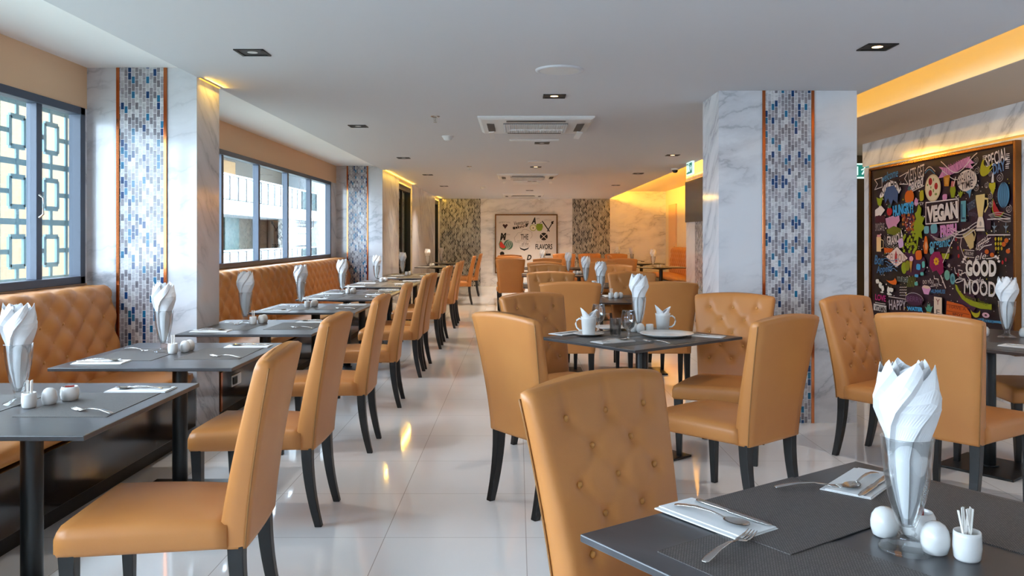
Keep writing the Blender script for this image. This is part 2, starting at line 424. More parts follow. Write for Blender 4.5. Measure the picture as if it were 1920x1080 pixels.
# ---------------------------------------------------------------- outside
g = MB(); X0, X1 = -3.512, -3.50; P = 0.42; T_ = 0.021
LY = [5.79 + (k - 10) * P for k in range(7, 13)]
HB = 0.105
for y in LY:
    g.box((X0, y + P / 2 - T_ * 0.8, -0.6), (X1, y + P / 2 + T_ * 0.8, 4.2))
    for q in range(-1, 11): g.box((X0, y - T_ * 0.8, q * P + 0.02 + HB), (X1, y + T_ * 0.8, (q + 1) * P + 0.02 - HB))
for k in range(-1, 11):
    z = k * P + 0.02
    g.box((X0 + .002, LY[0] - P / 2, z + P / 2 - T_), (X1 - .002, LY[-1] + P / 2, z + P / 2 + T_))
    for y in LY: g.box((X0 + .002, y + 0.085, z - T_ * 0.8), (X1 - .002, y + P - 0.085, z + T_ * 0.8))
screen_posts = g
hole = MB()
scr = g.build('lattice_screen', 'lattice'); tag(scr, 'blue-grey geometric lattice screen standing outside the near window', 'screen')
rg = MB()
for y in LY:
    for q in range(0, 11):
        z = q * P + 0.02
        a, b, t2 = 0.085, 0.105, 0.034
        for s in (-1, 1):
            rg.box((X0 - .003, y + s * a - t2 / 2, z - b), (X1 + .003, y + s * a + t2 / 2, z + b))
            rg.box((X0 - .003, y - a, z + s * b - t2 / 2), (X1 + .003, y + a, z + s * b + t2 / 2))
rg.build('lattice_motif', 'lattice', scr)
t = boxo('neighbour_wall', (-6.9, 8.2, -4), (-6.7, 13.6, 4.4), 'cream_wall'); tag(t, 'cream plastered building wall behind the lattice screen', 'building')
bl = MB().box((-10.9, 14, -4), (-10.6, 60, 9)).build('balcony_building', 'facade_beige')
tag(bl, 'pale apartment building with white balconies seen through the second window', 'building')
MB().box((-10.6, 14, EYE + 0.72), (-9.0, 60, EYE + 1.17)).build('balcony_slab', 'facade_white', bl)
MB().box((-10.6, 14, -0.35), (-9.0, 60, 0.1)).build('balcony_slab', 'facade_white', bl)
for z, h in ((EYE + 1.17, 0.8), (0.1, 0.85)):
    MB().box((-9.08, 14, z + h - 0.03), (-9.02, 60, z + h + 0.03)).build('balcony_rail', 'facade_white', bl)
    MB().box((-9.055, 14, z + 0.03), (-9.04, 60, z + h - 0.05)).build('railing_glass', 'rail_glass', bl)
    for k in range(24):
        MB().box((-9.07, 22 + k * 0.8, z), (-9.03, 22.04 + k * 0.8, z + h)).build('railing_post', 'facade_grey', bl)
MB().box((-10.6, 29.7, 0.1), (-10.5, 31.2, EYE + 0.72)).build('balcony_door', 'facade_teal', bl)
MB().box((-10.6, 36.0, 0.1), (-10.4, 40, EYE + 0.72)).build('wall_panel', 'facade_grey', bl)
MB().box((-9.6, 33.2, -0.35), (-9.2, 36.1, EYE + 0.72)).build('mosaic_pilaster', 'mosaic_dark', bl)
MB().box((-10.6, 14, EYE + 3.0), (-9.0, 60, EYE + 3.4)).build('balcony_slab', 'facade_white', bl)
MB().box((-10.55, 24, EYE + 2.2), (-10.4, 30.5, EYE + 2.75)).build('cove_reflection_band', 'cove_reflection_orange', bl)  # reflection of the yellow cove, put in as an orange slab
MB().box((-10.6, 37.2, -3), (-8.35, 37.6, 9)).build('side_wall', 'facade_white', bl)
t = MB().box((-10.38, 36.2, 1.85), (-10.1, 37.1, 2.4)).build('air_conditioner', 'facade_white', bevel=0.02); tag(t, 'white outdoor air conditioner unit on the balcony of the building opposite', 'air conditioner')
MB().lathe([(0.0, 0), (0.22, 0), (0.24, 0.02), (0.22, 0.03)], 20, Matrix.Translation((-10.1, 36.6, 2.12)) @ Matrix.Rotation(PI / 2, 4, 'Y')).build('fan_grille', 'facade_grey', t)
struct(boxo('ground', (-60, -30, -4.2), (-3.2, 90, -4), 'ground'))

# ---------------------------------------------------------------- ceiling fittings
def rowname(i): return ['nearest', 'second', 'third', 'fourth', 'fifth', 'sixth'][i]
for cname, x, ys in (('window side row', -1.56, (4.87, 8.1, 11.34, 14.4, 17.6)), ('middle row', 0.285, (6.38, 9.55, 12.8, 16.0, 19.2, 22.0)), ('row beside the yellow cove', 2.06, (4.73, 7.85, 10.97, 14.1, 17.3))):  # farthest middle lamp is added, to wash the back wall mural with light
    for i, y in enumerate(ys):
        t = thing('recessed_downlight', '%s square black recessed downlight in the %s of the ceiling' % (rowname(i), cname), 'ceiling light', (x, y, ZC), 0, 'recessed downlights in the ceiling')
        f = MB()
        for s in (-1, 1):
            f.box((s * 0.078 - 0.008, -0.085, -0.006), (s * 0.078 + 0.008, 0.085, 0)); f.box((-0.085, s * 0.078 - 0.008, -0.006), (0.085, s * 0.078 + 0.008, 0))
        f.build('trim_frame', 'black', t)
        MB().box((-0.075, -0.075, -0.002), (0.075, 0.075, 0)).build('housing', 'black', t)
        sl = bpy.data.lights.new('downlight', 'SPOT'); sl.energy = 42 if y < 9 else ((80 if x < 1 or y < 12 else 24) if y < 15 or x > 1 else (170 if y < 20 else 260)); sl.color = (1.0, 0.93, 0.86) if y < 9 else (1.0, 0.86, 0.72); sl.spot_size = 1.9; sl.spot_blend = 0.8; sl.shadow_soft_size = 0.03
        so = bpy.data.objects.new('downlight', sl); COL.objects.link(so); so.location = (x, y, ZC - 0.012)
        MB().sh(True).lathe([(0.0, -0.004), (0.02, -0.004), (0.03, -0.002)], 16).build('lamp', 'lamp_warm' if i in (0, 2) and x > 0 else 'plastic_white', t)
for i, (x, y) in enumerate(((0.274, 5.38), (0.307, 11.9))):
    t = thing('ceiling_speaker', ('large round white speaker grille in the ceiling nearest the camera', 'round white speaker grille in the ceiling between the two air conditioners')[i], 'speaker', (x, y, ZC))
    MB().sh(True).lathe([(0.125, -0.008), (0.14, -0.012), (0.155, -0.008), (0.157, 0)], 48).build('rim', 'white_paint', t)
    MB().sh(True).lathe([(0.0, -0.009), (0.128, -0.009)], 48).build('speaker_grille', 'plastic_white', t)
AC = None
for i, (x, y) in enumerate(((0.17, 7.95), (0.18, 14.7), (0.15, 21.3))):
    lab = 'white four-way cassette air conditioner in the ceiling, %s' % ('nearest the camera', 'second from the camera', 'farthest towards the back wall')[i]
    if AC is None:
        AC = thing('cassette_air_conditioner', lab, 'air conditioner', (x, y, ZC), 0, 'ceiling cassette air conditioners')
        pn = MB()
        rings = []
        for hw, z in ((0.53, 0), (0.53, -0.012), (0.50, -0.03), (0.40, -0.036)):
            rings.append([(-hw, -hw, z), (hw, -hw, z), (hw, hw, z), (-hw, hw, z)])
        pn.loft(rings, False, True); pn.build('panel', 'plastic_white', AC, bevel=0.004)
        MB().box((-0.30, -0.30, -0.044), (0.30, 0.30, -0.036)).build('grille_backing', 'grille', AC)
        gg = MB()
        for k in range(-14, 15): gg.box((k * 0.0205 - 0.004, -0.3, -0.05), (k * 0.0205 + 0.004, 0.3, -0.044)); gg.box((-0.3, k * 0.0205 - 0.003, -0.049), (0.3, k * 0.0205 + 0.003, -0.0445))
        gg.build('intake_grille', 'plastic_white', AC)
        for k in range(4):
            R_ = Matrix.Rotation(k * PI / 2, 4, 'Z')
            MB().box((-0.27, -0.455, -0.038), (0.27, -0.385, -0.034), R_).build('air_slot', 'grille', AC)
            MB().box((-0.25, -0.45, -0.052), (0.25, -0.40, -0.044), R_ @ Matrix.Rotation(0.15, 4, 'X')).build('louvre', 'plastic_white', AC)
        freeze(AC)
    else: dup(AC, lab, (x, y, ZC))
for i, (x, y) in enumerate(((-0.74, 7.45), (-0.74, 12.7))):
    t = thing('sprinkler', 'chrome ceiling sprinkler head, %s of two' % ('nearer', 'farther')[i], 'sprinkler', (x, y, ZC))
    MB().sh(True).lathe([(0, -0.014), (0.02, -0.012), (0.04, -0.004), (0.042, 0)], 20).build('rosette', 'steel', t)
    MB().tube([(0, 0, -0.01), (0, 0, -0.05)], 0.007).tube([(-0.013, 0, -0.012), (-0.016, 0, -0.03), (0, 0, -0.05)], 0.003).tube([(0.013, 0, -0.012), (0.016, 0, -0.03), (0, 0, -0.05)], 0.003).build('frame_arms', 'steel', t)
    MB().cyl((0, 0), 0.017, -0.055, -0.051).build('deflector', 'steel', t)
for i, (x, y) in enumerate(((-0.75, 8.9), (-0.75, 17.9), (0.35, 16.3))):
    t = MB().sh(True).lathe([(0, -0.05), (0.03, -0.049), (0.045, -0.035), (0.05, -0.02), (0.06, -0.016), (0.062, 0)], 28).build('smoke_detector', 'plastic_white', loc=(x, y, ZC))
    tag(t, ('round white smoke detector behind the nearer sprinkler', 'small round smoke detector on the ceiling towards the far wall', 'smoke detector on the ceiling behind the second air conditioner')[i], 'smoke detector')
def exit_sign(loc, rz, lab):
    t = thing('exit_sign', lab, 'exit sign', loc, rz)
    MB().box((-0.21, -0.015, -0.19), (0.21, 0.015, 0)).build('casing', 'sign_glow', t, bevel=0.003)
    MB().box((-0.19, -0.018, -0.17), (0.19, -0.0155, -0.02)).build('sign_panel', 'sign_green', t)
    m = MB()
    m.box((-0.16, -0.021, -0.15), (-0.08, -0.0185, -0.04)); m.tube([(0.0, -0.02, -0.05), (0.0, -0.02, -0.09), (-0.03, -0.02, -0.14)], 0.010); m.tube([(0, -0.02, -0.09), (0.035, -0.02, -0.11), (0.05, -0.02, -0.145)], 0.009)
    m.tube([(-0.04, -0.02, -0.085), (0, -0.02, -0.065), (0.035, -0.02, -0.08)], 0.007); m.lathe([(0.0, -0.045), (0.012, -0.04), (0.012, -0.03), (0, -0.026)], 10, Matrix.Translation((0.008, -0.02, 0)))
    m.tube([(0.09, -0.02, -0.095), (0.16, -0.02, -0.095)], 0.007); m.tube([(0.135, -0.02, -0.065), (0.165, -0.02, -0.095), (0.135, -0.02, -0.125)], 0.007)
    m.build('running_figure', 'sign_glow', t)
    if loc[2] < ZC - 0.05:
        for s in (-0.15, 0.15): MB().cyl((s, 0), 0.006, 0, ZC - loc[2]).build('hanging_rod', 'steel', t)
exit_sign((2.5, 11.95, ZC), -PI / 2, 'green illuminated running-man exit sign on the ceiling above the television wall')
exit_sign((4.36, 10.4, EYE + 0.93), 0, 'green illuminated exit sign in the gap beside the food mural')
t = thing('security_camera', 'small dome security camera under the ceiling beside the exit sign', 'camera', (2.5, 13.1, ZC))
MB().sh(True).lathe([(0, -0.07), (0.03, -0.065), (0.045, -0.04), (0.05, -0.02)], 20).build('dome', 'tv_black', t)
MB().sh(True).lathe([(0.05, -0.025), (0.06, -0.02), (0.062, 0)], 20).build('mount', 'plastic_white', t)
t = MB().box((2.82, 12.25, EYE + 0.25), (2.885, 13.9, EYE + 0.93)).build('television', 'tv_black', bevel=0.006); tag(t, 'flat black television mounted high on the wall behind the marble pillar', 'television')
MB().box((2.818, 12.27, EYE + 0.28), (2.82, 13.88, EYE + 0.91)).build('screen', 'tv_black', t)
MB().box((2.885, 12.8, EYE + 0.45), (2.9, 13.3, EYE + 0.75)).build('wall_bracket', 'black_metal', t)

# ---------------------------------------------------------------- banquettes
def banquette(lab, y0, y1, p, rows, btn_from, side=-1, wallx=XW, z_top=1.06):
    """side -1: against the window wall, seat towards +x"""
    L = y1 - y0
    root = thing('banquette', lab, 'banquette', (wallx + (0.004 if side < 0 else -0.004), y0, 0))
    S = 1 if side < 0 else -1
    z0, zt = 0.47, z_top
    ny = int(L / 0.03); rings = []
    prof = []
    for i in range(31):
        q = i / 30
        if q < 0.8:
            z = z0 + (zt - 0.07 - z0) * q / 0.8; x = 0.25 - 0.06 * (q / 0.8)
            nx_, nz_ = 1, 0.12; amp = 1
        else:
            a = (q - 0.8) / 0.2 * PI / 2; x = 0.12 + 0.07 * math.cos(a); z = zt - 0.07 + 0.07 * math.sin(a); nx_, nz_ = math.cos(a), math.sin(a); amp = 1 - (q - 0.8) / 0.2
        prof.append((x, z, nx_, nz_, amp))
    dz = (zt - 0.1 - z0) / rows
    for j in range(ny + 1):
        y = L * j / ny; ring = []
        e = min(1, min(y, L - y) / 0.07); ed = math.sqrt(max(0, 1 - (1 - e) ** 2))
        for x, z, nx_, nz_, amp in prof:
            a = y / p + (z - z0) / (2 * dz); b = y / p - (z - z0) / (2 * dz)
            puff = (abs(math.sin(PI * a)) * abs(math.sin(PI * b))) ** 0.45 * 0.034 * amp - 0.012 * (1 - amp) * abs(math.cos(PI * y / p)) ** 12
            xx = x + nx_ * puff; zz = z + nz_ * puff
            ring.append((S * (0.02 + (xx - 0.02) * (0.55 + 0.45 * ed)), y, z0 + (zz - z0) * (0.94 + 0.06 * ed)))
        ring.append((0, y, zt)); ring.append((0, y, z0))
        rings.append(ring)
    bk = MB().sh(True).loft(rings).build('backrest', 'leather', root)
    n = 0
    yy = 0
    for r in range(rows + 1):
        z = z0 + r * dz
        if z < z0 + 0.02 or z > zt - 0.08: continue
        off = 0 if r % 2 == 0 else p / 2
        k = 0
        while k * p + off < L:
            y = k * p + off; k += 1
            if y < 0.06 or y > L - 0.06 or y0 + y < btn_from: continue
            i = (z - z0) / (zt - 0.07 - z0) * 0.8
            x = 0.25 - 0.06 * i / 0.8
            MB().sh(True).lathe([(0.0, 0.010), (0.008, 0.008), (0.012, 0.002), (0.010, -0.004)], 10, Matrix.Translation((S * x, y, z)) @ Matrix.Rotation(S * PI / 2, 4, 'Y')).build('tuft_button', 'leather_button', bk)
    st = MB().sh(True)
    rings = []
    for j in range(int(L / 0.1) + 1):
        y = L * j / int(L / 0.1); e = min(1, min(y, L - y) / 0.05); k = 0.02 * (1 - e)
        rings.append([(S * x, y, z) for x, z in ((0.05, 0.385), (0.70, 0.385), (0.735 - k, 0.40), (0.75 - k, 0.43), (0.745 - k, 0.46), (0.72 - k, 0.482 - k), (0.5, 0.49 - k), (0.2, 0.485 - k), (0.05, 0.48 - k))])
    st.loft(rings).build('seat', 'leather', root)
    MB().box((min(0.06 * S, 0.745 * S), 0.0, 0.10), (max(0.06 * S, 0.745 * S), L, 0.385)).build('plinth', 'plinth_marble', root, bevel=0.003)
    MB().box((min(0.06 * S, 0.69 * S), 0.01, 0.0), (max(0.06 * S, 0.69 * S), L - 0.01, 0.10)).build('toe_kick', 'black', root)
    return root
b1 = banquette('long tan button-tufted leather banquette beneath the near lattice window', -2.5, 5.60, 0.24, 5, 2.8)
b2 = banquette('tan button-tufted leather banquette under the four-pane window beyond the first pillar', 6.06, 13.33, 0.24, 5, 7.6)
MB().box((0.740, 0.0, 0.10), (0.752, 0.03, 0.385)).build('copper_trim', 'copper', b2)
o = MB().box((-2.182, 6.29, 0.24), (-2.170, 6.50, 0.325)).build('floor_socket', 'steel', bevel=0.003); tag(o, 'small steel power socket on the dark plinth of the second banquette', 'socket')
MB().box((-2.170, 6.31, 0.255), (-2.166, 6.40, 0.31)).build('socket_insert', 'black', o)
b3 = banquette('orange leather banquette against the yellow-lit alcove wall', 16.6, 21.5, 0.24, 5, 99, 1, 4.2, 1.13)
# ---------------------------------------------------------------- chairs (local: origin under the rear of the back, faces +x)
def back_x(z):
    q = (z - 0.36) / 0.64
    return -0.02 * q - 0.092 * q ** 1.5
TUFTS = []
for r, z in enumerate((0.905, 0.825, 0.74, 0.655, 0.57)):
    for yq in ((-0.145, 0, 0.145) if r % 2 == 0 else (-0.073, 0.073)): TUFTS.append((yq * (1 + 0.25 * (z - 0.6)), z))
def seg_d(p, a, b):
    ax, ay = a; bx, by = b; dx, dy = bx - ax, by - ay; l2 = dx * dx + dy * dy
    t = max(0, min(1, ((p[0] - ax) * dx + (p[1] - ay) * dy) / l2)); return math.hypot(p[0] - ax - t * dx, p[1] - ay - t * dy)
SEGS = [(a, b) for i, a in enumerate(TUFTS) for b in TUFTS[i + 1:] if 0.09 < math.hypot(a[0] - b[0], a[1] - b[1]) < 0.13]
SEGS += [(a, (a[0] * 1.04, 1.0)) for a in TUFTS[:3]]
def make_chair(tufted, deep=1.0):
    root = thing('dining_chair', 'tan leather dining chair', 'chair')
    rings = []; NZ = 44
    top_h = lambda y: 1.004 - 0.30 * y * y
    NF = 38 if tufted else 14
    for i in range(NZ + 1):
        q = i / NZ
        hw = 0.218 + 0.054 * q ** 1.3; th = 0.094 - 0.040 * q
        cap = max(0, (q - 0.955) / 0.045); shr = math.sqrt(max(0, 1 - cap ** 2)) if cap > 0 else 1
        ring = []
        def P_(y, f):   # f 0 rear, 1 front
            z = 0.37 + (top_h(y) - 0.37) * (q if q < 0.955 else 0.955 + 0.045 * math.sin(min(1, cap) * PI / 2))
            bow = 0.014 * (y / 0.26) ** 2 * q
            x = back_x(z) + bow * 1.0
            xm = x + th * 0.5
            return (xm + (f - 0.5) * th * (0.35 + 0.65 * shr), y, z)
        # front face, +y to -y then rear
        for k in range(NF + 1):
            s = 1 - 2 * k / NF; ys = hw * (1 - 0.10 * 0) * s * 0.93
            x, y, z = P_(ys * (0.93 + 0.07 * shr), 1)
            bul = 0.014 * (1 - (s * s) ** 2)
            if tufted and q < 0.99:
                dmp = 0
                for (ty, tz) in TUFTS: dmp += 0.014 * math.exp(-((y - ty) ** 2 + (z - tz) ** 2) / 0.00042)
                dmin = min(seg_d((y, z), a, b) for a, b in SEGS)
                dmp += 0.0042 * deep * math.exp(-(dmin / 0.010) ** 2)
                bul -= dmp
            ring.append((x + bul, y, z))
        for f in (0.85, 0.5, 0.15): x, y, z = P_(-hw * (0.95 + 0.05 * shr) * (1.0 if f == 0.5 else 0.985), f); ring.append((x, y, z))
        NR = 10
        for k in range(NR + 1):
            s = -1 + 2 * k / NR; x, y, z = P_(hw * 0.975 * s * (0.93 + 0.07 * shr), 0); ring.append((x - 0.006 * (1 - s * s), y, z))
        for f in (0.15, 0.5, 0.85): x, y, z = P_(hw * (0.95 + 0.05 * shr) * (1.0 if f == 0.5 else 0.985), f); ring.append((x, y, z))
        rings.append(ring)
    bk = MB().sh(True).loft(rings).build('backrest', 'leather', root)
    # rear piping
    for s in (-1, 1):
        pts = []
        for i in range(15):
            q = i / 14 * 0.965; hw = (0.218 + 0.054 * q ** 1.3) * 0.99 * s; z = 0.372 + (top_h(hw) - 0.372) * q
            pts.append((back_x(z) + 0.014 * (hw / 0.26) ** 2 * q + 0.0035, hw, z))
        MB().sh(True).tube(pts, 0.0032, 6).build('piping', 'piping', bk)
    if tufted:
        for ty, tz in TUFTS:
            bx = back_x(tz) + 0.014 * (ty / 0.26) ** 2 * 0.8 + (0.094 - 0.040 * (tz - 0.37) / 0.62) + 0.014 - 0.0145
            MB().sh(True).lathe([(0, 0.0055), (0.006, 0.0045), (0.0092, 0.001), (0.009, -0.004)], 12, Matrix.Translation((bx, ty, tz)) @ Matrix.Rotation(PI / 2, 4, 'Y')).build('tuft_button', 'leather_button', bk)
    # seat
    rings = []
    for i in range(13):
        q = i / 12; x = 0.06 + 0.52 * q
        hw = 0.228 + 0.044 * q; top = 0.462 + 0.008 * math.sin(PI * q); e = 1
        if q > 0.93: e = 0.0
        xx = x
        sh = 0.02 if i == 12 else 0.0
        zt = top - sh; ring = []
        for y, z in ((-hw + .01 + sh, 0.372 + sh * .6), (-hw + sh * .4, 0.385), (-hw + sh * .4, 0.43), (-hw + 0.008 + sh, zt - 0.012), (-hw + 0.04 + sh, zt)): ring.append((xx, y, z))
        for k in range(1, 6): y = -hw + 0.04 + (2 * hw - 0.08) * k / 6; ring.append((xx, y, zt + 0.016 * math.sin(PI * k / 6) * math.sin(PI * min(1, q * 1.05))))
        for y, z in ((hw - 0.04 - sh, zt), (hw - 0.008 - sh, zt - 0.012), (hw - sh * .4, 0.43), (hw - sh * .4, 0.385), (hw - .01 - sh, 0.372 + sh * .6)): ring.append((xx, y, z))
        if i == 12: ring = [(p[0] , p[1], p[2]) for p in ring]
        rings.append(ring)
        if i == 11:
            rings.append([(0.5725, p[1], p[2]) for p in ring])
    MB().sh(True).loft(rings).build('seat', 'leather', root)
    # legs
    def leg(pts, w0, w1):
        rings = []
        n = len(pts)
        for i, (x, y, z) in enumerate(pts):
            w = (w0 + (w1 - w0) * i / (n - 1)) / 2
            rings.append([(x - w, y - w, z), (x + w, y - w, z), (x + w, y + w, z), (x - w, y + w, z)])
        rings.reverse()
        return MB().loft(rings).build('leg', 'black_wood', root, bevel=0.003)
    for s in (-1, 1):
        leg([(0.545 - 0.01 * k / 6, s * (0.235 - 0.004 * k / 6), 0.378 * (1 - k / 6)) for k in range(7)], 0.050, 0.030)
        leg([(0.035 - 0.055 * (k / 8) ** 1.9, s * 0.190, 0.378 * (1 - k / 8)) for k in range(9)], 0.052, 0.034)
    return freeze(root)
CH_T = make_chair(True, 1.0)
CH_P = make_chair(False)
def face(v): return math.atan2(v[1], v[0])
G1 = 'tan leather chairs along the window row'
ords = ['first', 'second', 'third', 'fourth', 'fifth', 'sixth', 'seventh', 'eighth', 'ninth', 'tenth', 'eleventh', 'twelfth']
rowc = [2.68, 3.925, 5.27, 6.67, 8.12, 8.63, 10.18, 10.90, 12.5, 13.25, 16.9, 19.3]
jit = [0.07, -0.01, 0.015, 0.06, 0.02, -0.03, 0.03, -0.02, 0.0, 0.03, 0.05, 0.02]
xo = [-0.895, -0.966, -0.966, -0.985, -0.98, -0.975, -0.975, -0.98, -0.97, -0.975, -0.96, -0.93]
for i, d in enumerate(rowc):
    if i == 0: lab = 'large tan leather chair nearest the camera in the window row, seat and seam showing'
    else: lab = 'tan leather chair with black legs, %s from the camera along the window row' % ords[i]
    place(CH_P, lab, (xo[i], d + 0.215, 0), PI + jit[i], G1)
place(CH_T, 'large button-tufted tan chair drawn up to the foreground table', (0.262, 2.25, 0), face((0.66, -0.75)))
place(CH_P, 'tan chair seen from behind beside the aisle, at the table with the mugs', (-0.01, 4.20, 0), face((0.8, 0.6)))
place(CH_P, 'tan chair seen from behind in front of the pillar, at the table with the mugs', (1.275, 4.10, 0), face((-0.64, 0.77)))
place(CH_T, 'button-tufted tan chair on the aisle side, behind the table with the mugs', (0.14, 5.61, 0), face((0.6, -0.8)))
place(CH_T, 'pale button-tufted chair facing the camera, between the mug table and the marble pillar', (1.45, 5.57, 0), face((-0.42, -0.91)))
place(CH_T, 'button-tufted orange-tan chair standing between the pillar and the food mural', (2.18, 5.34, 0), face((0.6, -0.8)))
place(CH_P, 'broad plain-backed tan chair seen from behind at the table under the food mural', (2.09, 4.15, 0), face((0.78, 0.62)))
place(CH_P, 'tan chair mostly out of frame across the table under the food mural', (3.60, 5.22, 0), face((-1.0, 0.08)))
GC = 'tan leather chairs of the middle rows'
mid = [
 (CH_P, 0.455, 7.18, PI / 2, 'plain-backed chair seen from behind, left of the two before the second middle table'),
 (CH_P, 1.29, 7.18, PI / 2, 'plain-backed chair seen from behind, between the tall napkin glass and the marble pillar'),
 (CH_T, 0.37, 9.10, -PI / 2, 'button-tufted chair facing the camera, aisle end of the second middle table'),
 (CH_T, 1.27, 9.10, -PI / 2, 'button-tufted chair facing the camera, pillar end of the second middle table'),
 (CH_T, 0.42, 11.5, -PI / 2, 'button-tufted chair facing the camera, aisle end of the third middle table'),
 (CH_T, 1.36, 11.6, -PI / 2, 'button-tufted chair facing the camera, far end of the third middle table'),
 (CH_P, 0.42, 12.95, PI / 2, 'plain-backed chair at the aisle end of the fourth middle table'),
 (CH_P, 1.30, 12.95, PI / 2, 'plain-backed chair at the far end of the fourth middle table'),
 (CH_T, 0.55, 15.0, -PI / 2, 'button-tufted chair behind the fourth middle table, aisle end'),
 (CH_T, 1.40, 15.0, -PI / 2, 'button-tufted chair behind the fourth middle table, far end'),
 (CH_P, -0.125, 15.0, PI / 2, 'tall plain-backed chair at the front of the stack beside the aisle'),
 (CH_P, -0.16, 16.7, PI / 2, 'plain-backed chair second in the line beside the aisle'),
 (CH_P, -0.17, 18.2, PI / 2, 'plain-backed chair last in the line beside the aisle before the white mural'),
 (CH_T, 1.10, 19.4, -PI / 2, 'far button-tufted chair before the back wall, nearest the white mural'),
 (CH_T, 1.70, 19.4, -PI / 2, 'far button-tufted chair before the dark mosaic of the back wall'),
 (CH_T, 2.30, 19.2, -PI / 2, 'far button-tufted chair before the yellow end of the back wall'),
 (CH_T, 2.02, 17.5, 0, 'chair at the near alcove table opposite the orange banquette'),
 (CH_T, 2.02, 20.0, 0, 'chair at the middle alcove table opposite the orange banquette'),
 (CH_P, 1.9, 15.0, PI / 2, 'plain-backed chair near the alcove before the television wall'),
]
for pr, x, y, rz, lab in mid: place(pr, lab, (x, y, 0), rz, GC)

# ---------------------------------------------------------------- tables
TT = 0.75
def make_table(w, l, top, poles=((0, 0),)):
    r = thing('dining_table', 'table', 'table')
    MB().box((-w / 2, -l / 2, TT - 0.017), (w / 2, l / 2, TT)).build('table_top', top, r, bevel=0.003)
    for px, py in poles:
        MB().sh(True).cyl((px, py), 0.039, 0.018, TT - 0.03).build('pole', 'black_metal', r, bevel=0.002)
        MB().box((px - 0.22, py - 0.22, 0), (px + 0.22, py + 0.22, 0.014)).cyl((px, py), 0.055, 0.014, 0.022).build('base_plate', 'black_metal', r, bevel=0.003)
        m = MB()
        for k in range(4):
            m.add([(0.0, -0.02, TT - 0.06), (0.0, 0.02, TT - 0.06), (0.26, 0.02, TT - 0.03), (0.26, -0.02, TT - 0.03), (0, -0.02, TT - 0.0172), (0, 0.02, TT - 0.0172), (0.26, 0.02, TT - 0.0172), (0.26, -0.02, TT - 0.0172)],
                  [(0, 3, 2, 1), (4, 5, 6, 7), (0, 1, 5, 4), (1, 2, 6, 5), (2, 3, 7, 6), (3, 0, 4, 7)], Matrix.Translation((px, py, 0)) @ Matrix.Rotation(k * PI / 2 + PI / 4, 4, 'Z'))
        m.build('support_bracket', 'black_metal', r)
    return freeze(r)
TB1 = make_table(0.89, 0.955, 'table_stone')
TB2 = make_table(0.89, 1.6, 'table_stone', ((0, -0.42), (0, 0.42)))
TB3 = make_table(1.0, 0.80, 'table_stone')
TB4 = make_table(1.65, 1.1, 'table_wood', ((-0.42, 0), (0.42, 0)))
TB5 = make_table(1.02, 0.72, 'table_wood')
TB6 = make_table(1.15, 0.86, 'table_wood', ((-0.22, 0.08),))
WIN = [(TB1, -1.82, 3.10, 1), (TB1, -1.82, 4.46, 1), (TB1, -1.78, 5.84, 1), (TB1, -1.80, 7.38, 1), (TB2, -1.80, 9.16, 2), (TB2, -1.80, 11.25, 2), (TB2, -1.725, 13.53, 2), (TB1, -1.72, 17.85, 1), (TB1, -1.72, 20.35, 1)]
for i, (pr, x, y, n) in enumerate(WIN):
    place(pr, 'dark stone-topped table, %s from the camera in the row by the windows' % ords[i], (x, y, 0), 0, 'tables by the windows')
UF = 35.0 * PI / 180
def tr(c, ang, p): return (c[0] + p[0] * math.cos(ang) - p[1] * math.sin(ang), c[1] + p[0] * math.sin(ang) + p[1] * math.cos(ang))
cF = (0.143 + 0.4875 * math.cos(UF) + 0.4 * math.sin(UF), 1.763 + 0.4875 * math.sin(UF) - 0.4 * math.cos(UF))
place(TB3, 'dark stone-topped table in the foreground corner with woven mats and cutlery', (cF[0], cF[1], 0), UF)
UT = 39.5 * PI / 180
cT = (0.787, 5.228)
place(TB3, 'turned table in the middle holding two white mugs, plates and wine glasses', (cT[0], cT[1], 0), UT)
c6 = (3.05, 5.03)
place(TB6, 'dark table under the food mural, partly out of frame', (c6[0], c6[1], 0), 38 * PI / 180)
MID = [(0.87, 8.50), (0.90, 10.95), (0.90, 13.95), (0.85, 17.0)]
for i, (x, y) in enumerate(MID): place(TB4, 'long dark table in the middle rows, %s one behind the table with the mugs' % ords[i], (x, y, 0), 0, 'middle row tables')
ALC = [(3.04, 17.5), (3.0, 20.0), (2.85, 22.2)]
for i, (x, y) in enumerate(ALC): place(TB5, 'dark table in the yellow-lit alcove, %s' % ('nearest the camera', 'between two others', 'nearest the back wall')[i], (x, y, 0), 0, 'alcove tables')

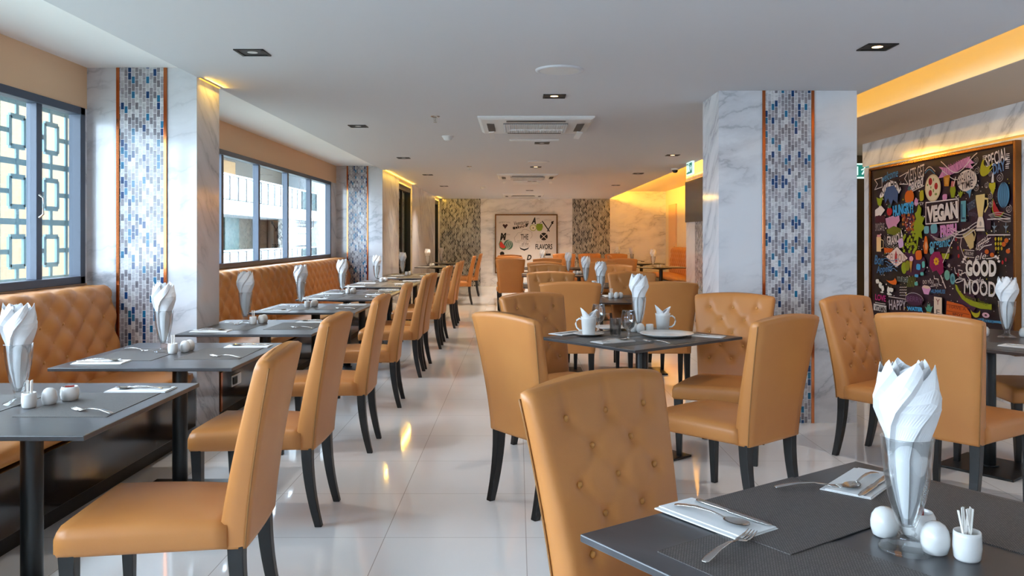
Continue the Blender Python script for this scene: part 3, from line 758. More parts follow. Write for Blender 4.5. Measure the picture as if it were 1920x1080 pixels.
# ---------------------------------------------------------------- tableware prototypes
def plain(name, mb, mat, cat, **k):
    o = mb.build(name, mat, **k); o['label'] = name; o['category'] = cat; KIDS[o.name] = []; return o
PM = plain('placemat', MB().box((-0.165, -0.225, 0), (0.165, 0.225, 0.002)), 'placemat_weave', 'placemat')
nm = MB()
nm.box((-0.125, -0.062, 0), (0.125, 0.062, 0.0035)); nm.box((-0.122, -0.060, 0.0036), (0.123, 0.050, 0.0065))
NAP = plain('flat_napkin', nm, 'paper', 'napkin', bevel=0.0015)
def cutlery(kind):
    m = MB().sh(True); rings = []
    prof = [(0.0, .004, .0012), (0.004, .0085, .0015), (0.02, .0095, .0016), (0.06, .0065, .0017), (0.10, .0038, .002), (0.135, .0030, .002)]
    for x, w, h in prof:
        z = 0.004 + 0.010 * math.sin(x / 0.14 * PI * 0.9)
        rings.append([(x, w * math.cos(a), z + h * math.sin(a)) for a in [2 * PI * k / 10 for k in range(10)]])
    if kind == 'knife':
        rings = []
        for x, w, h in ((0, .004, .002), (0.005, .008, .003), (0.05, .0085, .0035), (0.095, .006, .003), (0.10, .009, .0012), (0.18, .0085, .001), (0.205, .006, .0008), (0.215, .001, .0006)):
            rings.append([(x, w * math.cos(a), 0.004 + h * math.sin(a)) for a in [2 * PI * k / 10 for k in range(10)]])
        m.loft(rings); return m
    m.loft(rings)
    if kind == 'fork':
        rings = []
        for x, w, z in ((0.133, .003, .0075), (0.142, .009, .0055), (0.150, .0125, .004), (0.160, .0125, .0035)):
            rings.append([(x, -w, z - .001), (x, w, z - .001), (x, w, z + .001), (x, -w, z + .001)])
        m.loft(rings)
        for k in range(4):
            y = -0.0108 + 0.0072 * k
            m.tube([(0.159, y, .0036), (0.175, y, .004), (0.190, y * .95, .0065), (0.203, y * .9, .0105)], [.0019, .0018, .0016, .0008], 6)
    else:
        vs = []; fs = []; nx, ny = 10, 8
        for i in range(nx + 1):
            a = i / nx; x = 0.132 + 0.066 * a; w = 0.0195 * math.sqrt(max(0.004, 1 - (2 * a - 1.05) ** 2 * 0.98)) if a < 1 else 0.003
            for j in range(ny + 1):
                b = -1 + 2 * j / ny; vs.append((x, w * b, 0.0075 - 0.0065 * (1 - b * b) * math.sin(PI * min(1, a + .08)) + 0.0015))
        for i in range(nx):
            for j in range(ny): q = i * (ny + 1) + j; fs.append((q, q + ny + 1, q + ny + 2, q + 1))
        m.add(vs, fs); m.add([(x, y, z - .0012) for x, y, z in vs], [tuple(reversed(f)) for f in fs])
    return m
FORK = plain('fork', cutlery('fork'), 'steel', 'fork')
KNIFE = plain('knife', cutlery('knife'), 'steel', 'knife')
SPOON = plain('spoon', cutlery('spoon'), 'steel', 'spoon')
# footed tall glass
gp = [(0.0, 0.004), (0.034, 0.004), (0.049, 0.006), (0.0535, 0.004), (0.0545, 0.001), (0.054, 0.0)]
gl = [(0.052, 0.0), (0.0545, 0.002), (0.053, 0.006), (0.036, 0.012), (0.022, 0.019), (0.0135, 0.026), (0.0185, 0.032), (0.0145, 0.038), (0.017, 0.046), (0.026, 0.070), (0.036, 0.105), (0.044, 0.150), (0.048, 0.190), (0.0495, 0.222), (0.0510, 0.226), (0.0505, 0.229), (0.0485, 0.228), (0.0465, 0.190), (0.0425, 0.150), (0.0345, 0.105), (0.0245, 0.070), (0.013, 0.048), (0.0, 0.045)]
TG = plain('sundae_glass', MB().sh(True).lathe([(0.0, 0.002)] + gl, 28), 'drink_glass', 'glass')
def napkin_fan(seed=0, npl=6):
    rnd = random.Random(seed); m = MB()
    for layer in range(3):
        N = npl * 10; rings = []
        zs = [0.052, 0.09, 0.14, 0.19, 0.225, 0.255, 0.285, 0.305, 0.33, 0.35, 0.37]
        rr = [0.011, 0.023, 0.036, 0.042, 0.046, 0.055, 0.066, 0.069, 0.065, 0.059, 0.055]
        tips = [rnd.uniform(-0.014, 0.008) for _ in range(npl)]
        for z, r in zip(zs, rr):
            ring = []
            for j in range(N):
                a = j / N; s = (a * npl + layer * 0.5) % 1.0; k = int(a * npl + layer * 0.5) % npl
                saw = s ** 1.4
                up = max(0, (z - 0.20) / 0.17)
                amp = 0.30 - 0.14 * min(1, up * 1.6)
                rad = r * (1 - layer * 0.22) * (1 - amp * (1 - saw))
                rad = min(rad, 0.0435) if z < 0.228 else rad
                peak = (1 - abs(2 * s - 1)) if False else (1 - abs(s - 0.72) / 0.72 if s < 0.72 else 1 - (s - 0.72) / 0.28)
                zz = z + (tips[k] * 0.7 + (0.032 if layer == 0 else 0.012) * peak - 0.018) * max(0, (z - 0.28) / 0.09)
                th = 2 * PI * a + (1.5, 0.9, 0.3)[layer] * up ** 1.3
                ring.append((rad * math.cos(th), rad * math.sin(th), zz + layer * 0.008 * up))
            rings.append(ring)
        m.loft(rings, True, False)
    return m
NF = []
for sd in (1, 2, 3):
    o = plain('folded_napkin', napkin_fan(sd), 'napkin_cloth', 'napkin'); s = o.modifiers.new('solid', 'SOLIDIFY'); s.thickness = 0.0012; NF.append(o)
pot = [(0.0, 0.0), (0.017, 0.0), (0.023, 0.004), (0.0272, 0.020), (0.0275, 0.032), (0.025, 0.046), (0.0185, 0.057), (0.010, 0.0625), (0.0, 0.064)]
PS = plain('salt_shaker', MB().sh(True).lathe(pot, 24), 'ceramic', 'salt shaker')
PP = plain('pepper_shaker', MB().sh(True).lathe([(r * 1.02, z * 0.96) for r, z in pot], 24), 'ceramic', 'pepper shaker')
PH = plain('toothpick_holder', MB().sh(True).lathe([(0.0, 0.0), (0.021, 0.0), (0.024, 0.004), (0.0265, 0.025), (0.0255, 0.048), (0.0245, 0.056), (0.0232, 0.056), (0.0235, 0.045), (0.0235, 0.02), (0.0, 0.012)], 24), 'ceramic', 'toothpick holder')
SB = plain('sugar_pot', MB().sh(True).lathe([(0.0, 0.0), (0.022, 0.0), (0.030, 0.006), (0.034, 0.025), (0.033, 0.045), (0.028, 0.055), (0.0265, 0.055), (0.031, 0.043), (0.032, 0.025), (0.0, 0.010)], 24), 'ceramic', 'sugar pot')
TP = plain('toothpick', MB().box((-0.0022, -0.0009, 0), (0.0022, 0.0009, 0.085)), 'toothpick', 'toothpick')
SP = plain('sugar_packet', MB().box((-0.016, -0.0012, 0), (0.016, 0.0012, 0.04)), 'red_paper', 'sugar packet')
def put(pr, lab, x, y, z, rz=0, group=None, tilt=None):
    o = place(pr, lab, (x, y, z), rz, group)
    if tilt: o.rotation_euler = (tilt[0], tilt[1], rz)
    return o
rnd = random.Random(5)
def glass_set(desc, x, y, seed):
    put(TG, 'tall footed sundae glass holding a napkin on %s' % desc, x, y, TT, rnd.uniform(0, 6), 'sundae glasses')
    put(NF[seed % 3], 'white fan-folded napkin in the glass on %s' % desc, x, y, TT, seed * 0.9 + 0.3, 'fan-folded napkins')
def shakers(desc, x, y, dirx, diry, near, sugar=False, picks=7):
    z = TT
    put(PH, 'white toothpick holder on %s' % desc, x, y, z, 0, 'toothpick holders')
    put(PS, 'round white salt shaker on %s' % desc, x + 0.062 * dirx, y + 0.062 * diry, z, 0, 'salt shakers')
    if sugar:
        put(SB, 'white sugar pot with a red packet on %s' % desc, x + 0.125 * dirx - 0.01 * diry, y + 0.125 * diry + 0.02, z)
        put(SP, 'red and white sugar packet lying in the pot on %s' % desc, x + 0.125 * dirx - 0.01 * diry, y + 0.125 * diry + 0.02, z + 0.018, 0.4)
    else:
        put(PP, 'round white pepper shaker on %s' % desc, x + 0.105 * dirx - 0.035 * diry, y + 0.105 * diry + 0.04 * abs(dirx), z, 0, 'pepper shakers')
    if near:
        for k in range(picks):
            a = k * 2.4; r = 0.004 + 0.012 * (k / picks)
            o = put(TP, 'paper-wrapped toothpick in the holder on %s' % desc, x + r * math.cos(a), y + r * math.sin(a), z + 0.016, a, 'toothpicks on %s' % desc)
            o.rotation_euler = (0.16 * math.sin(a) * -1 * (r / 0.016), 0.16 * math.cos(a) * (r / 0.016), a)
def setting(desc, c, ang, level, lift=0.0):
    """one place setting; +x of its frame points to the diner"""
    j = rnd.uniform(-0.02, 0.02)
    x, y = tr(c, ang, (0.215, 0.02)); put(PM, 'grey woven placemat %s' % desc, x, y, TT, ang + j, 'woven placemats')
    x, y = tr(c, ang, (0.27, 0.305)); put(NAP, 'flat white napkin %s' % desc, x, y, TT, ang + j * 2, 'flat napkins under cutlery')
    if level >= 1:
        x, y = tr(c, ang, (0.385, -0.17)); put(FORK, 'steel fork lying aslant %s' % desc, x, y, TT + 0.002, ang + PI - 0.42 + j, 'forks')
    if level >= 2:
        x, y = tr(c, ang, (0.385, 0.325)); put(KNIFE, 'steel knife laid on the napkin %s' % desc, x, y, TT + 0.0066, ang + PI + 0.03, 'knives')
        x, y = tr(c, ang, (0.365, 0.29)); put(SPOON, 'steel spoon laid on the napkin %s' % desc, x, y, TT + 0.0066, ang + PI - 0.05 + j, 'spoons')
GL = [(-1.882, 3.12), (-1.942, 4.54), (-1.99, 6.05), (-1.966, 7.5), (-1.97, 9.3), (-2.0, 11.75), (-1.93, 13.9), (-1.95, 17.95), (-1.87, 20.3)]
for i, (pr, x, y, n) in enumerate(WIN):
    nm_ = 'the %s window table' % ords[i]
    lv = 2 if i < 5 else 1
    if n == 1:
        setting('at the chair side of %s' % nm_, (x, y), 0, lv); setting('at the banquette side of %s' % nm_, (x, y), PI, lv)
    else:
        for s, w in ((-0.4, 'near'), (0.4, 'far')):
            setting('at the %s chair of %s' % (w, nm_), (x, y + s), 0, lv); setting('at the %s banquette seat of %s' % (w, nm_), (x, y + s), PI, lv)
    gx, gy = GL[i]
    glass_set(nm_, gx, gy, i)
    shakers(nm_, gx + 0.075, gy - 0.06, 0.7, 0.9, i < 5, i == 0)
# middle tables
for i, (x, y) in enumerate(MID):
    nm_ = 'the %s middle table' % ords[i + 1]
    gx = (0.87, 0.91, 0.87, 0.52)[i]; gy = (8.62, 11.0, 14.1, 17.0)[i]
    glass_set(nm_, gx, gy, i + 2); shakers(nm_, gx + 0.10, gy - 0.05, 0.9, -0.2, i < 1)
    for s, w in ((-0.45, 'aisle'), (0.42, 'far')):
        setting('near edge, %s end of %s' % (w, nm_), (x + s, y - 0.08), -PI / 2, 1); setting('back edge, %s end of %s' % (w, nm_), (x + s, y + 0.08), PI / 2, 1)
for i, (x, y) in enumerate(ALC):
    nm_ = 'the %s alcove table' % ords[i]
    gx = (2.86, 2.76, 2.69)[i]
    glass_set(nm_, gx, y - 0.08, i); shakers(nm_, gx + 0.09, y - 0.14, 1, 0.1, False)
    setting('at the banquette side of %s' % nm_, (x + 0.06, y), 0, 1); setting('at the chair side of %s' % nm_, (x - 0.06, y), PI, 1)
# foreground table (its own frame: u along the long edge, v towards the viewer)
def F(u, v): return (0.143 + u * math.cos(UF) + v * math.sin(UF), 1.763 + u * math.sin(UF) - v * math.cos(UF))
def onF(pr, lab, u, v, z, da=0, tilt=None): x, y = F(u, v); return put(pr, lab, x, y, z, UF + da, None, tilt)
PMB = PM
o = onF(PM, 'woven placemat in front of the large tufted chair, lying over another', 0.475, 0.17, TT + 0.0022, PI / 2)
o = onF(PM, 'woven placemat at the corner end of the foreground table under a fork', 0.215, 0.392, TT, 0)
onF(PM, 'woven placemat at the far end of the foreground table', 0.80, 0.42, TT, 0)
onF(NAP, 'flat white napkin under spoon and knife beside the large tufted chair', 0.287, 0.105, TT + 0.0022, PI / 2)
onF(KNIFE, 'steel knife lying on the edge of the napkin on the foreground table', 0.335, 0.01, TT + 0.0088, -PI / 2 + 0.0)
onF(SPOON, 'steel spoon resting on the napkin on the foreground table', 0.268, 0.005, TT + 0.0088, -PI / 2 + 0.10)
o = onF(FORK, 'steel fork with its tines propped on the napkin of the foreground table', 0.075, 0.268, TT + 0.003, 0.22, (0, -0.012))
onF(FORK, 'steel fork crossing the far placemat behind the tall glass', 0.575, 0.045, TT + 0.005, 0.05 - 0.6, None)
onF(NAP, 'flat white napkin behind the tall glass on the foreground table', 0.80, 0.14, TT + 0.0022, 0.25)
onF(KNIFE, 'steel knife on the napkin behind the tall foreground glass', 0.88, 0.16, TT + 0.0088, PI + 0.25)
onF(SPOON, 'steel spoon on the napkin behind the tall foreground glass', 0.89, 0.125, TT + 0.0088, PI + 0.2)
nF = 'the foreground table'
gx, gy = 0.787, 1.669
glass_set(nF, gx, gy, 0)
put(PH, 'white toothpick holder beside the tall glass on the foreground table', 0.880, 1.617, TT, 0)
for k in range(8):
    a = k * 2.4; r = 0.003 + 0.013 * (k / 8)
    o = put(TP, 'paper-wrapped toothpick standing in the holder on the foreground table', 0.880 + r * math.cos(a), 1.617 + r * math.sin(a), TT + 0.016, a, 'toothpicks on the foreground table')
    o.rotation_euler = (-0.22 * math.sin(a) * (r / 0.016), 0.22 * math.cos(a) * (r / 0.016), 0.3 * a)
put(PS, 'white egg-shaped salt shaker between the tall glass and the toothpicks, foreground', 0.833, 1.648, TT)
put(PP, 'white egg-shaped pepper shaker to the left of the tall foreground glass', 0.775, 1.745, TT)
put(SB, 'white sugar pot behind the salt shaker on the foreground table', 0.842, 1.735, TT)
put(SP, 'red sugar packet poking out of the foreground sugar pot', 0.842, 1.735, TT + 0.022, 0.5)
# mug table
mug = MB().sh(True).lathe([(0.0, 0.0), (0.036, 0.0), (0.041, 0.004), (0.049, 0.10), (0.052, 0.116), (0.049, 0.116), (0.045, 0.10), (0.037, 0.01), (0.0, 0.008)], 30)
mug_t = thing('coffee_mug', 'mug', 'mug')
mug.build('cup', 'ceramic', mug_t)
MB().sh(True).tube([(0.044, 0, 0.095), (0.062, 0, 0.100), (0.079, 0, 0.088), (0.086, 0, 0.066), (0.078, 0, 0.042), (0.060, 0, 0.026), (0.041, 0, 0.024)], 0.0055, 8).build('handle', 'ceramic', mug_t)
freeze(mug_t)
m = MB().sh(True); rings = []
for i in range(9):
    q = i / 8; ring = []
    for j in range(48):
        th = 2 * PI * j / 48; cx = abs(math.cos(th)) ** 1.3
        hgt = 0.010 + (0.040 if math.cos(th) > 0 else 0.052) * cx
        r = 0.0435 * (0.72 + 0.28 * min(1, q * 2)) + 0.006 * q * cx - 0.012 * q * (1 - cx)
        if q > 0.5: r += (q - 0.5) * 0.012 * cx
        ring.append((r * math.cos(th), r * math.sin(th) * (1 - 0.75 * max(0, q - .35) * cx), 0.075 + 0.035 * min(1, q * 2.2) + hgt * q ** 1.1))
    rings.append(ring)
m.loft(rings, True, False)
MN = plain('mug_napkin', m, 'napkin_cloth', 'napkin'); s = MN.modifiers.new('solid', 'SOLIDIFY'); s.thickness = 0.003
SAU = plain('saucer', MB().sh(True).lathe([(0.0, 0.004), (0.045, 0.003), (0.062, 0.004), (0.098, 0.016), (0.099, 0.018), (0.062, 0.009), (0.04, 0.0075), (0.0, 0.0075)], 36), 'ceramic', 'saucer')
PLA = plain('dinner_plate', MB().sh(True).lathe([(0.0, 0.0), (0.10, 0.0), (0.115, 0.004), (0.168, 0.020), (0.170, 0.023), (0.167, 0.024), (0.118, 0.010), (0.10, 0.007), (0.0, 0.007)], 48), 'ceramic', 'plate')
TUM = plain('water_tumbler', MB().sh(True).lathe([(0.0, 0.0), (0.032, 0.0), (0.034, 0.003), (0.038, 0.11), (0.0385, 0.112), (0.037, 0.112), (0.032, 0.012), (0.0, 0.010)], 28), 'wine_glass', 'glass')
WG = plain('wine_glass', MB().sh(True).lathe([(0.0, 0.003), (0.033, 0.003), (0.035, 0.001), (0.033, 0.005), (0.010, 0.012), (0.005, 0.022), (0.005, 0.060), (0.012, 0.068), (0.034, 0.088), (0.045, 0.120), (0.044, 0.150), (0.038, 0.186), (0.0385, 0.187), (0.036, 0.186), (0.042, 0.150), (0.043, 0.120), (0.032, 0.090), (0.0, 0.072)], 32), 'wine_glass', 'glass')
put(SAU, 'white saucer under the aisle side mug', 0.456, 5.28, TT + 0.0022)
put(mug_t, 'white coffee mug on a saucer, handle towards the aisle', 0.456, 5.28, TT + 0.0098, PI - 0.3)
put(MN, 'white napkin standing in the mug on the saucer', 0.456, 5.28, TT + 0.0098, 0.2)
put(mug_t, 'white coffee mug behind the large plate, handle towards the pillar', 0.985, 5.60, TT + 0.0002, -0.3)
put(MN, 'white napkin with two points standing in the mug behind the large plate', 0.985, 5.60, TT + 0.0012, 0.1)
put(PLA, 'large white dinner plate at the pillar side of the mug table', 0.945, 5.24, TT + 0.0022)
o = put(SAU, 'white side plate behind the water tumbler', 0.645, 5.63, TT + 0.0022)
o.scale = (1.25, 1.25, 1.2)
put(WG, 'round wine glass in front, next to the large plate', 0.672, 5.0, TT + 0.0004)
put(WG, 'round wine glass behind the aisle side mug', 0.535, 5.44, TT + 0.0022)
put(TUM, 'short water tumbler between the two wine glasses', 0.625, 5.27, TT + 0.0022)
glass_set('the table with the mugs', 0.82, 5.58, 1)
shakers('the table with the mugs', 0.875, 5.465, -1.0, -0.15, False)
for du, dv, da, lab in ((-0.33, -0.02, 0, 'woven placemat at the aisle end of the mug table'), (0.10, -0.21, PI / 2, 'woven placemat under the large plate of the mug table'), (0.07, 0.215, PI / 2, 'woven placemat at the back edge of the mug table')):
    x, y = tr(cT, UT, (du, dv)); put(PM, lab, x, y, TT, UT + da)
put(NAP, 'flat white napkin at the aisle corner of the mug table', 0.335, 5.40, TT + 0.0022, 0.75)
put(KNIFE, 'steel knife on the aisle corner napkin of the mug table', 0.40, 5.44, TT + 0.0090, 0.75 + PI)
put(NAP, 'cream napkin wrapping cutlery at the front corner of the mug table', 0.575, 4.97, TT + 0.0022, 0.55)
put(FORK, 'steel fork on the front corner napkin of the mug table', 0.50, 4.93, TT + 0.0090, 0.55)
put(SPOON, 'steel spoon on the front corner napkin of the mug table', 0.505, 4.905, TT + 0.0090, 0.5)
put(FORK, 'steel fork in front of the large plate on the mug table', 0.90, 4.86, TT + 0.0022, 2.3)
put(NAP, 'flat napkin beside the large plate towards the pillar', 1.19, 5.26, TT + 0.0004, -0.5)
put(KNIFE, 'steel knife on the napkin nearest the pillar, mug table', 1.12, 5.30, TT + 0.0072, -0.5)
# table under the mural
glass_set('the table under the food mural', 3.08, 5.20, 2)
put(PS, 'white salt shaker beside the glass under the food mural', 2.98, 5.27, TT)
put(PP, 'white pepper shaker beside the glass under the food mural', 3.20, 5.22, TT)
put(PH, 'white toothpick holder at the frame edge under the food mural', 3.27, 5.13, TT)
x, y = tr(c6, 38 * PI / 180, (-0.36, 0.0)); put(PM, 'woven placemat on the table under the food mural', x, y, TT, 38 * PI / 180)
put(NAP, 'flat napkin on the table under the food mural', 2.90, 4.72, TT + 0.0022, -0.9)
put(KNIFE, 'steel knife on the napkin under the food mural', 2.84, 4.80, TT + 0.0090, -0.9)
put(FORK, 'steel fork behind the glass under the food mural', 2.80, 5.22, TT + 0.0022, 0.5)
# ---------------------------------------------------------------- murals
CM = {}
def cmat(h):
    if h not in CM:
        t = NT('print_' + h.lstrip('#')); t.set(lin(h), 0.55, spec=0.25); M['print_' + h] = t.m; CM[h] = 'print_' + h
    return CM[h]
class Art:
    """flat printed artwork collected as one mesh per element group; local u to the right, v up, w towards the viewer"""
    def __init__(s, T, parent, mapper): s.T = T; s.p = parent; s.map = mapper; s.k = 0; s.groups = {}
    def w(s): s.k += 1; return 0.0012 + s.k * 0.00004
    def poly(s, g, pts, col, w=None):
        w = s.w() if w is None else w
        g = s.groups.setdefault(g, [MB(), []]); c = cmat(col)
        if c not in g[1]: g[1].append(c)
        g[0].mat(g[1].index(c)).add([(u, v, w) for u, v in pts], [tuple(range(len(pts)))], s.T)
    def stroke(s, g, pts, th, col, closed=False):
        w = s.w(); n = len(pts)
        for i in range(n if closed else n - 1):
            a = pts[i]; b = pts[(i + 1) % n]; dx, dy = b[0] - a[0], b[1] - a[1]; L = math.hypot(dx, dy) or 1
            nx, ny = -dy / L * th / 2, dx / L * th / 2; ex, ey = dx / L * th * .3, dy / L * th * .3
            gg = s.groups.setdefault(g, [MB(), []]); c = cmat(col)
            if c not in gg[1]: gg[1].append(c)
            gg[0].mat(gg[1].index(c)).add([(a[0] - ex + nx, a[1] - ey + ny, w), (a[0] - ex - nx, a[1] - ey - ny, w), (b[0] + ex - nx, b[1] + ey - ny, w), (b[0] + ex + nx, b[1] + ey + ny, w)], [(0, 1, 2, 3)], s.T)
    # everything below takes the rectangle (x0,y0,x1,y1) of the element as measured on the photograph
    def R(s, r): a = s.map(r[0], r[1]); b = s.map(r[2], r[3]); return a[0], b[1], b[0], a[1]
    def shape(s, g, r, pts, col, rot=0):
        u0, v0, u1, v1 = s.R(r); cx, cy = (u0 + u1) / 2, (v0 + v1) / 2; W, H = (u1 - u0) / 2, (v1 - v0) / 2
        out = []
        for x, y in pts:
            x, y = x * math.cos(rot) - y * math.sin(rot), x * math.sin(rot) + y * math.cos(rot)
            out.append((cx + x * W, cy + y * H))
        s.poly(g, out, col)
    def ell(s, g, r, col, n=24): s.shape(g, r, [(math.cos(2 * PI * k / n), math.sin(2 * PI * k / n)) for k in range(n)], col)
    def rect(s, g, r, col): s.shape(g, r, [(-1, -1), (1, -1), (1, 1), (-1, 1)], col)
    def line(s, g, r, pts, th, col, closed=False):
        u0, v0, u1, v1 = s.R(r); cx, cy = (u0 + u1) / 2, (v0 + v1) / 2; W, H = (u1 - u0) / 2, (v1 - v0) / 2
        s.stroke(g, [(cx + x * W, cy + y * H) for x, y in pts], th, col, closed)
    def text(s, g, r, txt, col, bold=0.0, shear=0.0, rot=0.0, arc=0.0):
        u0, v0, u1, v1 = s.R(r)
        cu = bpy.data.curves.new('lettering', 'FONT'); cu.body = txt; cu.size = 1; cu.offset = bold; cu.shear = shear; cu.resolution_u = 3
        o = bpy.data.objects.new('lettering', cu); COL.objects.link(o)
        bpy.context.view_layer.update()
        me = bpy.data.meshes.new_from_object(o.evaluated_get(bpy.context.evaluated_depsgraph_get()))
        vs = [v.co.copy() for v in me.vertices]; fs = [tuple(p.vertices) for p in me.polygons]
        bpy.data.objects.remove(o); bpy.data.curves.remove(cu)
        xs = [v.x for v in vs]; ys = [v.y for v in vs]; ax, bx, ay, by = min(xs), max(xs), min(ys), max(ys)
        w = s.w(); out = []
        for v in vs:
            x = (v.x - ax) / (bx - ax) * 2 - 1; y = (v.y - ay) / (by - ay) * 2 - 1
            if arc: y = y * (1 - abs(arc) * .6) + arc * (1 - x * x) * 0.9 - arc * 0.3
            X = x * (u1 - u0) / 2; Y = y * (v1 - v0) / 2
            out.append(((u0 + u1) / 2 + X * math.cos(rot) - Y * math.sin(rot), (v0 + v1) / 2 + X * math.sin(rot) + Y * math.cos(rot), w))
        MB().add(out, fs, s.T).build('lettering', cmat(col), s.p)
        bpy.data.meshes.remove(me)
    def finish(s):
        for g, (mb, mats) in s.groups.items(): mb.build(g.strip(), mats, s.p)
def leafpts(n=9):
    up = [(-1 + 2 * k / n, 0.9 * math.sin(PI * k / n)) for k in range(n + 1)]
    return up + [(x, -y) for x, y in reversed(up[1:-1])]
def crescent(b=0.55, n=12):
    o = [(-math.cos(PI * k / n), 0.9 - 1.9 * math.sin(PI * k / n)) for k in range(n + 1)]
    i = [(math.cos(PI * k / n) * 0.92, 0.95 - 1.9 * b * math.sin(PI * k / n)) for k in range(1, n)]
    return o + i
def spiral(t=2.2, n=26): return [((k / n) * math.cos(2 * PI * t * k / n), (k / n) * math.sin(2 * PI * t * k / n)) for k in range(n + 1)]
def wave(ph=0, f=1.0, n=14): return [(-1 + 2 * k / n, math.sin(PI * 2 * f * k / n + ph)) for k in range(n + 1)]

XM = 4.045
mu = thing('food_mural', 'large dark framed poster of colourful food lettering on the right wall', 'mural', (XM, 8.06, 0.45))
MB().box((0, -1.36, 0), (0.02, 1.36, 1.68)).build('panel', 'mural_black', mu) if False else None
t = NT('mural_black'); t.set(lin('#2a1d1f'), 0.5, spec=0.3)
nz = t.n('ShaderNodeTexNoise', i_Scale=1.6, i_Detail=2.0); t.l(t.coords(), nz.inputs['Vector'])
t.l(t.ramp(nz.outputs['Fac'], [(0.4, lin('#241c1d')), (0.6, lin('#331d2c'))]), t.b.inputs['Base Color'])
M['mural_black'] = t.m
MB().box((0, -1.36, 0), (0.024, 1.36, 1.685)).build('panel', 'mural_black', mu)
f = MB(); T2 = 0.032
f.box((-0.03, -1.36 - T2, -T2), (0.024, -1.36, 1.685 + T2)).box((-0.03, 1.36, -T2), (0.024, 1.36 + T2, 1.685 + T2)).box((-0.03, -1.36, -T2), (0.024, 1.36, 0)).box((-0.03, -1.36, 1.685), (0.024, 1.36, 1.685 + T2))
f.build('frame', 'bronze_frame', mu, bevel=0.006)
TM = Matrix(((0, 0, -1, 0), (-1, 0, 0, 1.36), (0, 1, 0, 0), (0, 0, 0, 1)))
def mapM(X, Y): d = XM * 1550 / (X - 970); return (9.42 - d, EYE + (445 - Y) * d / 1550 - 0.45)
A = Art(TM, mu, mapM)
W_, Bl, Pk, Ye, Gr, Or, Rd, Ma, Cr, Dp = '#e3d2cb', '#3f8fbf', '#d98bb6', '#b5a71e', '#8f9a1c', '#d9661a', '#b01f28', '#8f1150', '#e0c27e', '#4a2440'
rn = random.Random(11)
# scattered dots and dashes behind everything
for k in range(420):
    X = rn.uniform(1648, 1898); Y = rn.uniform(335, 590); s_ = rn.uniform(.5, 1.3)
    A.ell('dot_pattern', (X - s_, Y - s_ * 1.2, X + s_, Y + s_ * 1.2), rn.choice([W_, W_, W_, '#8a7a78', Ye]), 6)
for _i, r in enumerate(((1690, 470, 1740, 520), (1745, 420, 1765, 450), (1800, 545, 1835, 590), (1700, 345, 1716, 372), (1700, 400, 1722, 440))): A.ell('dark_patch'+' '*_i, r, Dp)
for _i, r in enumerate(((1826, 392, 1862, 430), (1835, 440, 1870, 480))): A.rect('dark_patch' + ' ' * (_i + 8), r, '#3a2030')
# banners and words
A.text('lettering', (1656, 323, 1687, 336), 'welcome', Bl, .0, .3, .12, .2)
A.shape('kitchen_banner', (1652, 336, 1693, 372), [(-1, -.6), (-.6, .3), (0, .75), (.6, .5), (1, -.2), (.8, -.55), (.4, .0), (0, .1), (-.4, -.2), (-.8, -1)], W_)
A.text('lettering', (1655, 340, 1690, 362), 'KITCHEN', '#2a1d1f', .02, 0, .1, .5)
A.line('linework', (1643, 335, 1657, 355), [(-1, .8), (1, 1), (1, -.6), (-1, -.9), (-.2, 0), (-1, .8)], .008, W_)
A.line('linework', (1690, 325, 1706, 348), [(-1, .5), (1, 1), (.2, .1), (1, -.8), (-1, -.6)], .008, W_)
A.text('lettering', (1707, 315, 1737, 334), 'LETS GET', W_, 0, 0, .1)
A.text('lettering', (1706, 334, 1736, 352), 'baked', W_, .02, .35, .15)
A.line('linework', (1712, 351, 1736, 357), [(-1, -1), (1, 1)], .008, W_)
A.line('linework', (1738, 314, 1757, 324), wave(0, .6), .008, W_); A.line('linework', (1738, 319, 1756, 328), wave(0, .6), .008, Bl)
A.ell('pizza', (1738, 329, 1767.5, 377), '#d9b98e', 32); A.ell('pizza', (1740, 331.5, 1765.5, 374.5), '#e8d2ac', 32)
for r in ((1744.5, 334, 1751.5, 347), (1755.5, 343, 1762, 355), (1744.8, 356.5, 1751.2, 368)): A.ell('pizza', r, Rd)
for r in ((1753, 334, 1755, 340), (1748, 349, 1750, 354), (1752.5, 354, 1755, 361), (1741.5, 345, 1744, 349), (1756, 362, 1761, 366)): A.ell('pizza', r, '#7d8f4a', 8)
A.shape('good_morning_ribbon', (1763, 302, 1831, 327), [(-1, -.9), (-.75, -.1), (-.97, .35), (-.5, .1), (-.1, .35), (.4, .75), (.8, .9), (.75, .7), (1, .15), (.8, .1), (.95, -.4), (.4, -.1), (0, -.55), (-.5, -.8)], Pk)
A.text('lettering', (1772, 307, 1820, 321), 'GOOD MORNING', '#a85c86', .0, 0, .14)
A.line('linework', (1768, 298, 1836, 318), wave(2.4, .8), .009, W_); A.line('linework', (1770, 316, 1836, 332), wave(2.4, .8), .007, W_)
A.ell('breakfast_bubble', (1799, 321, 1836, 357), '#e3cdbf', 28)
A.text('lettering', (1800, 324, 1833, 342), 'BREAKFAST', '#3a2426', .0, 0, .12); A.text('lettering', (1806, 341, 1828, 352), 'TIME', '#3a2426', .01, 0, .1)
A.shape('toast', (1773, 329, 1785, 349), [(-.8, -.9), (.6, -1), (.9, .2), (1, .9), (.2, 1), (-1, .8)], '#c98022'); A.shape('toast', (1775.5, 332, 1783, 346), [(-.8, -.9), (.6, -1), (.9, .8), (-1, .8)], '#d99a3e')
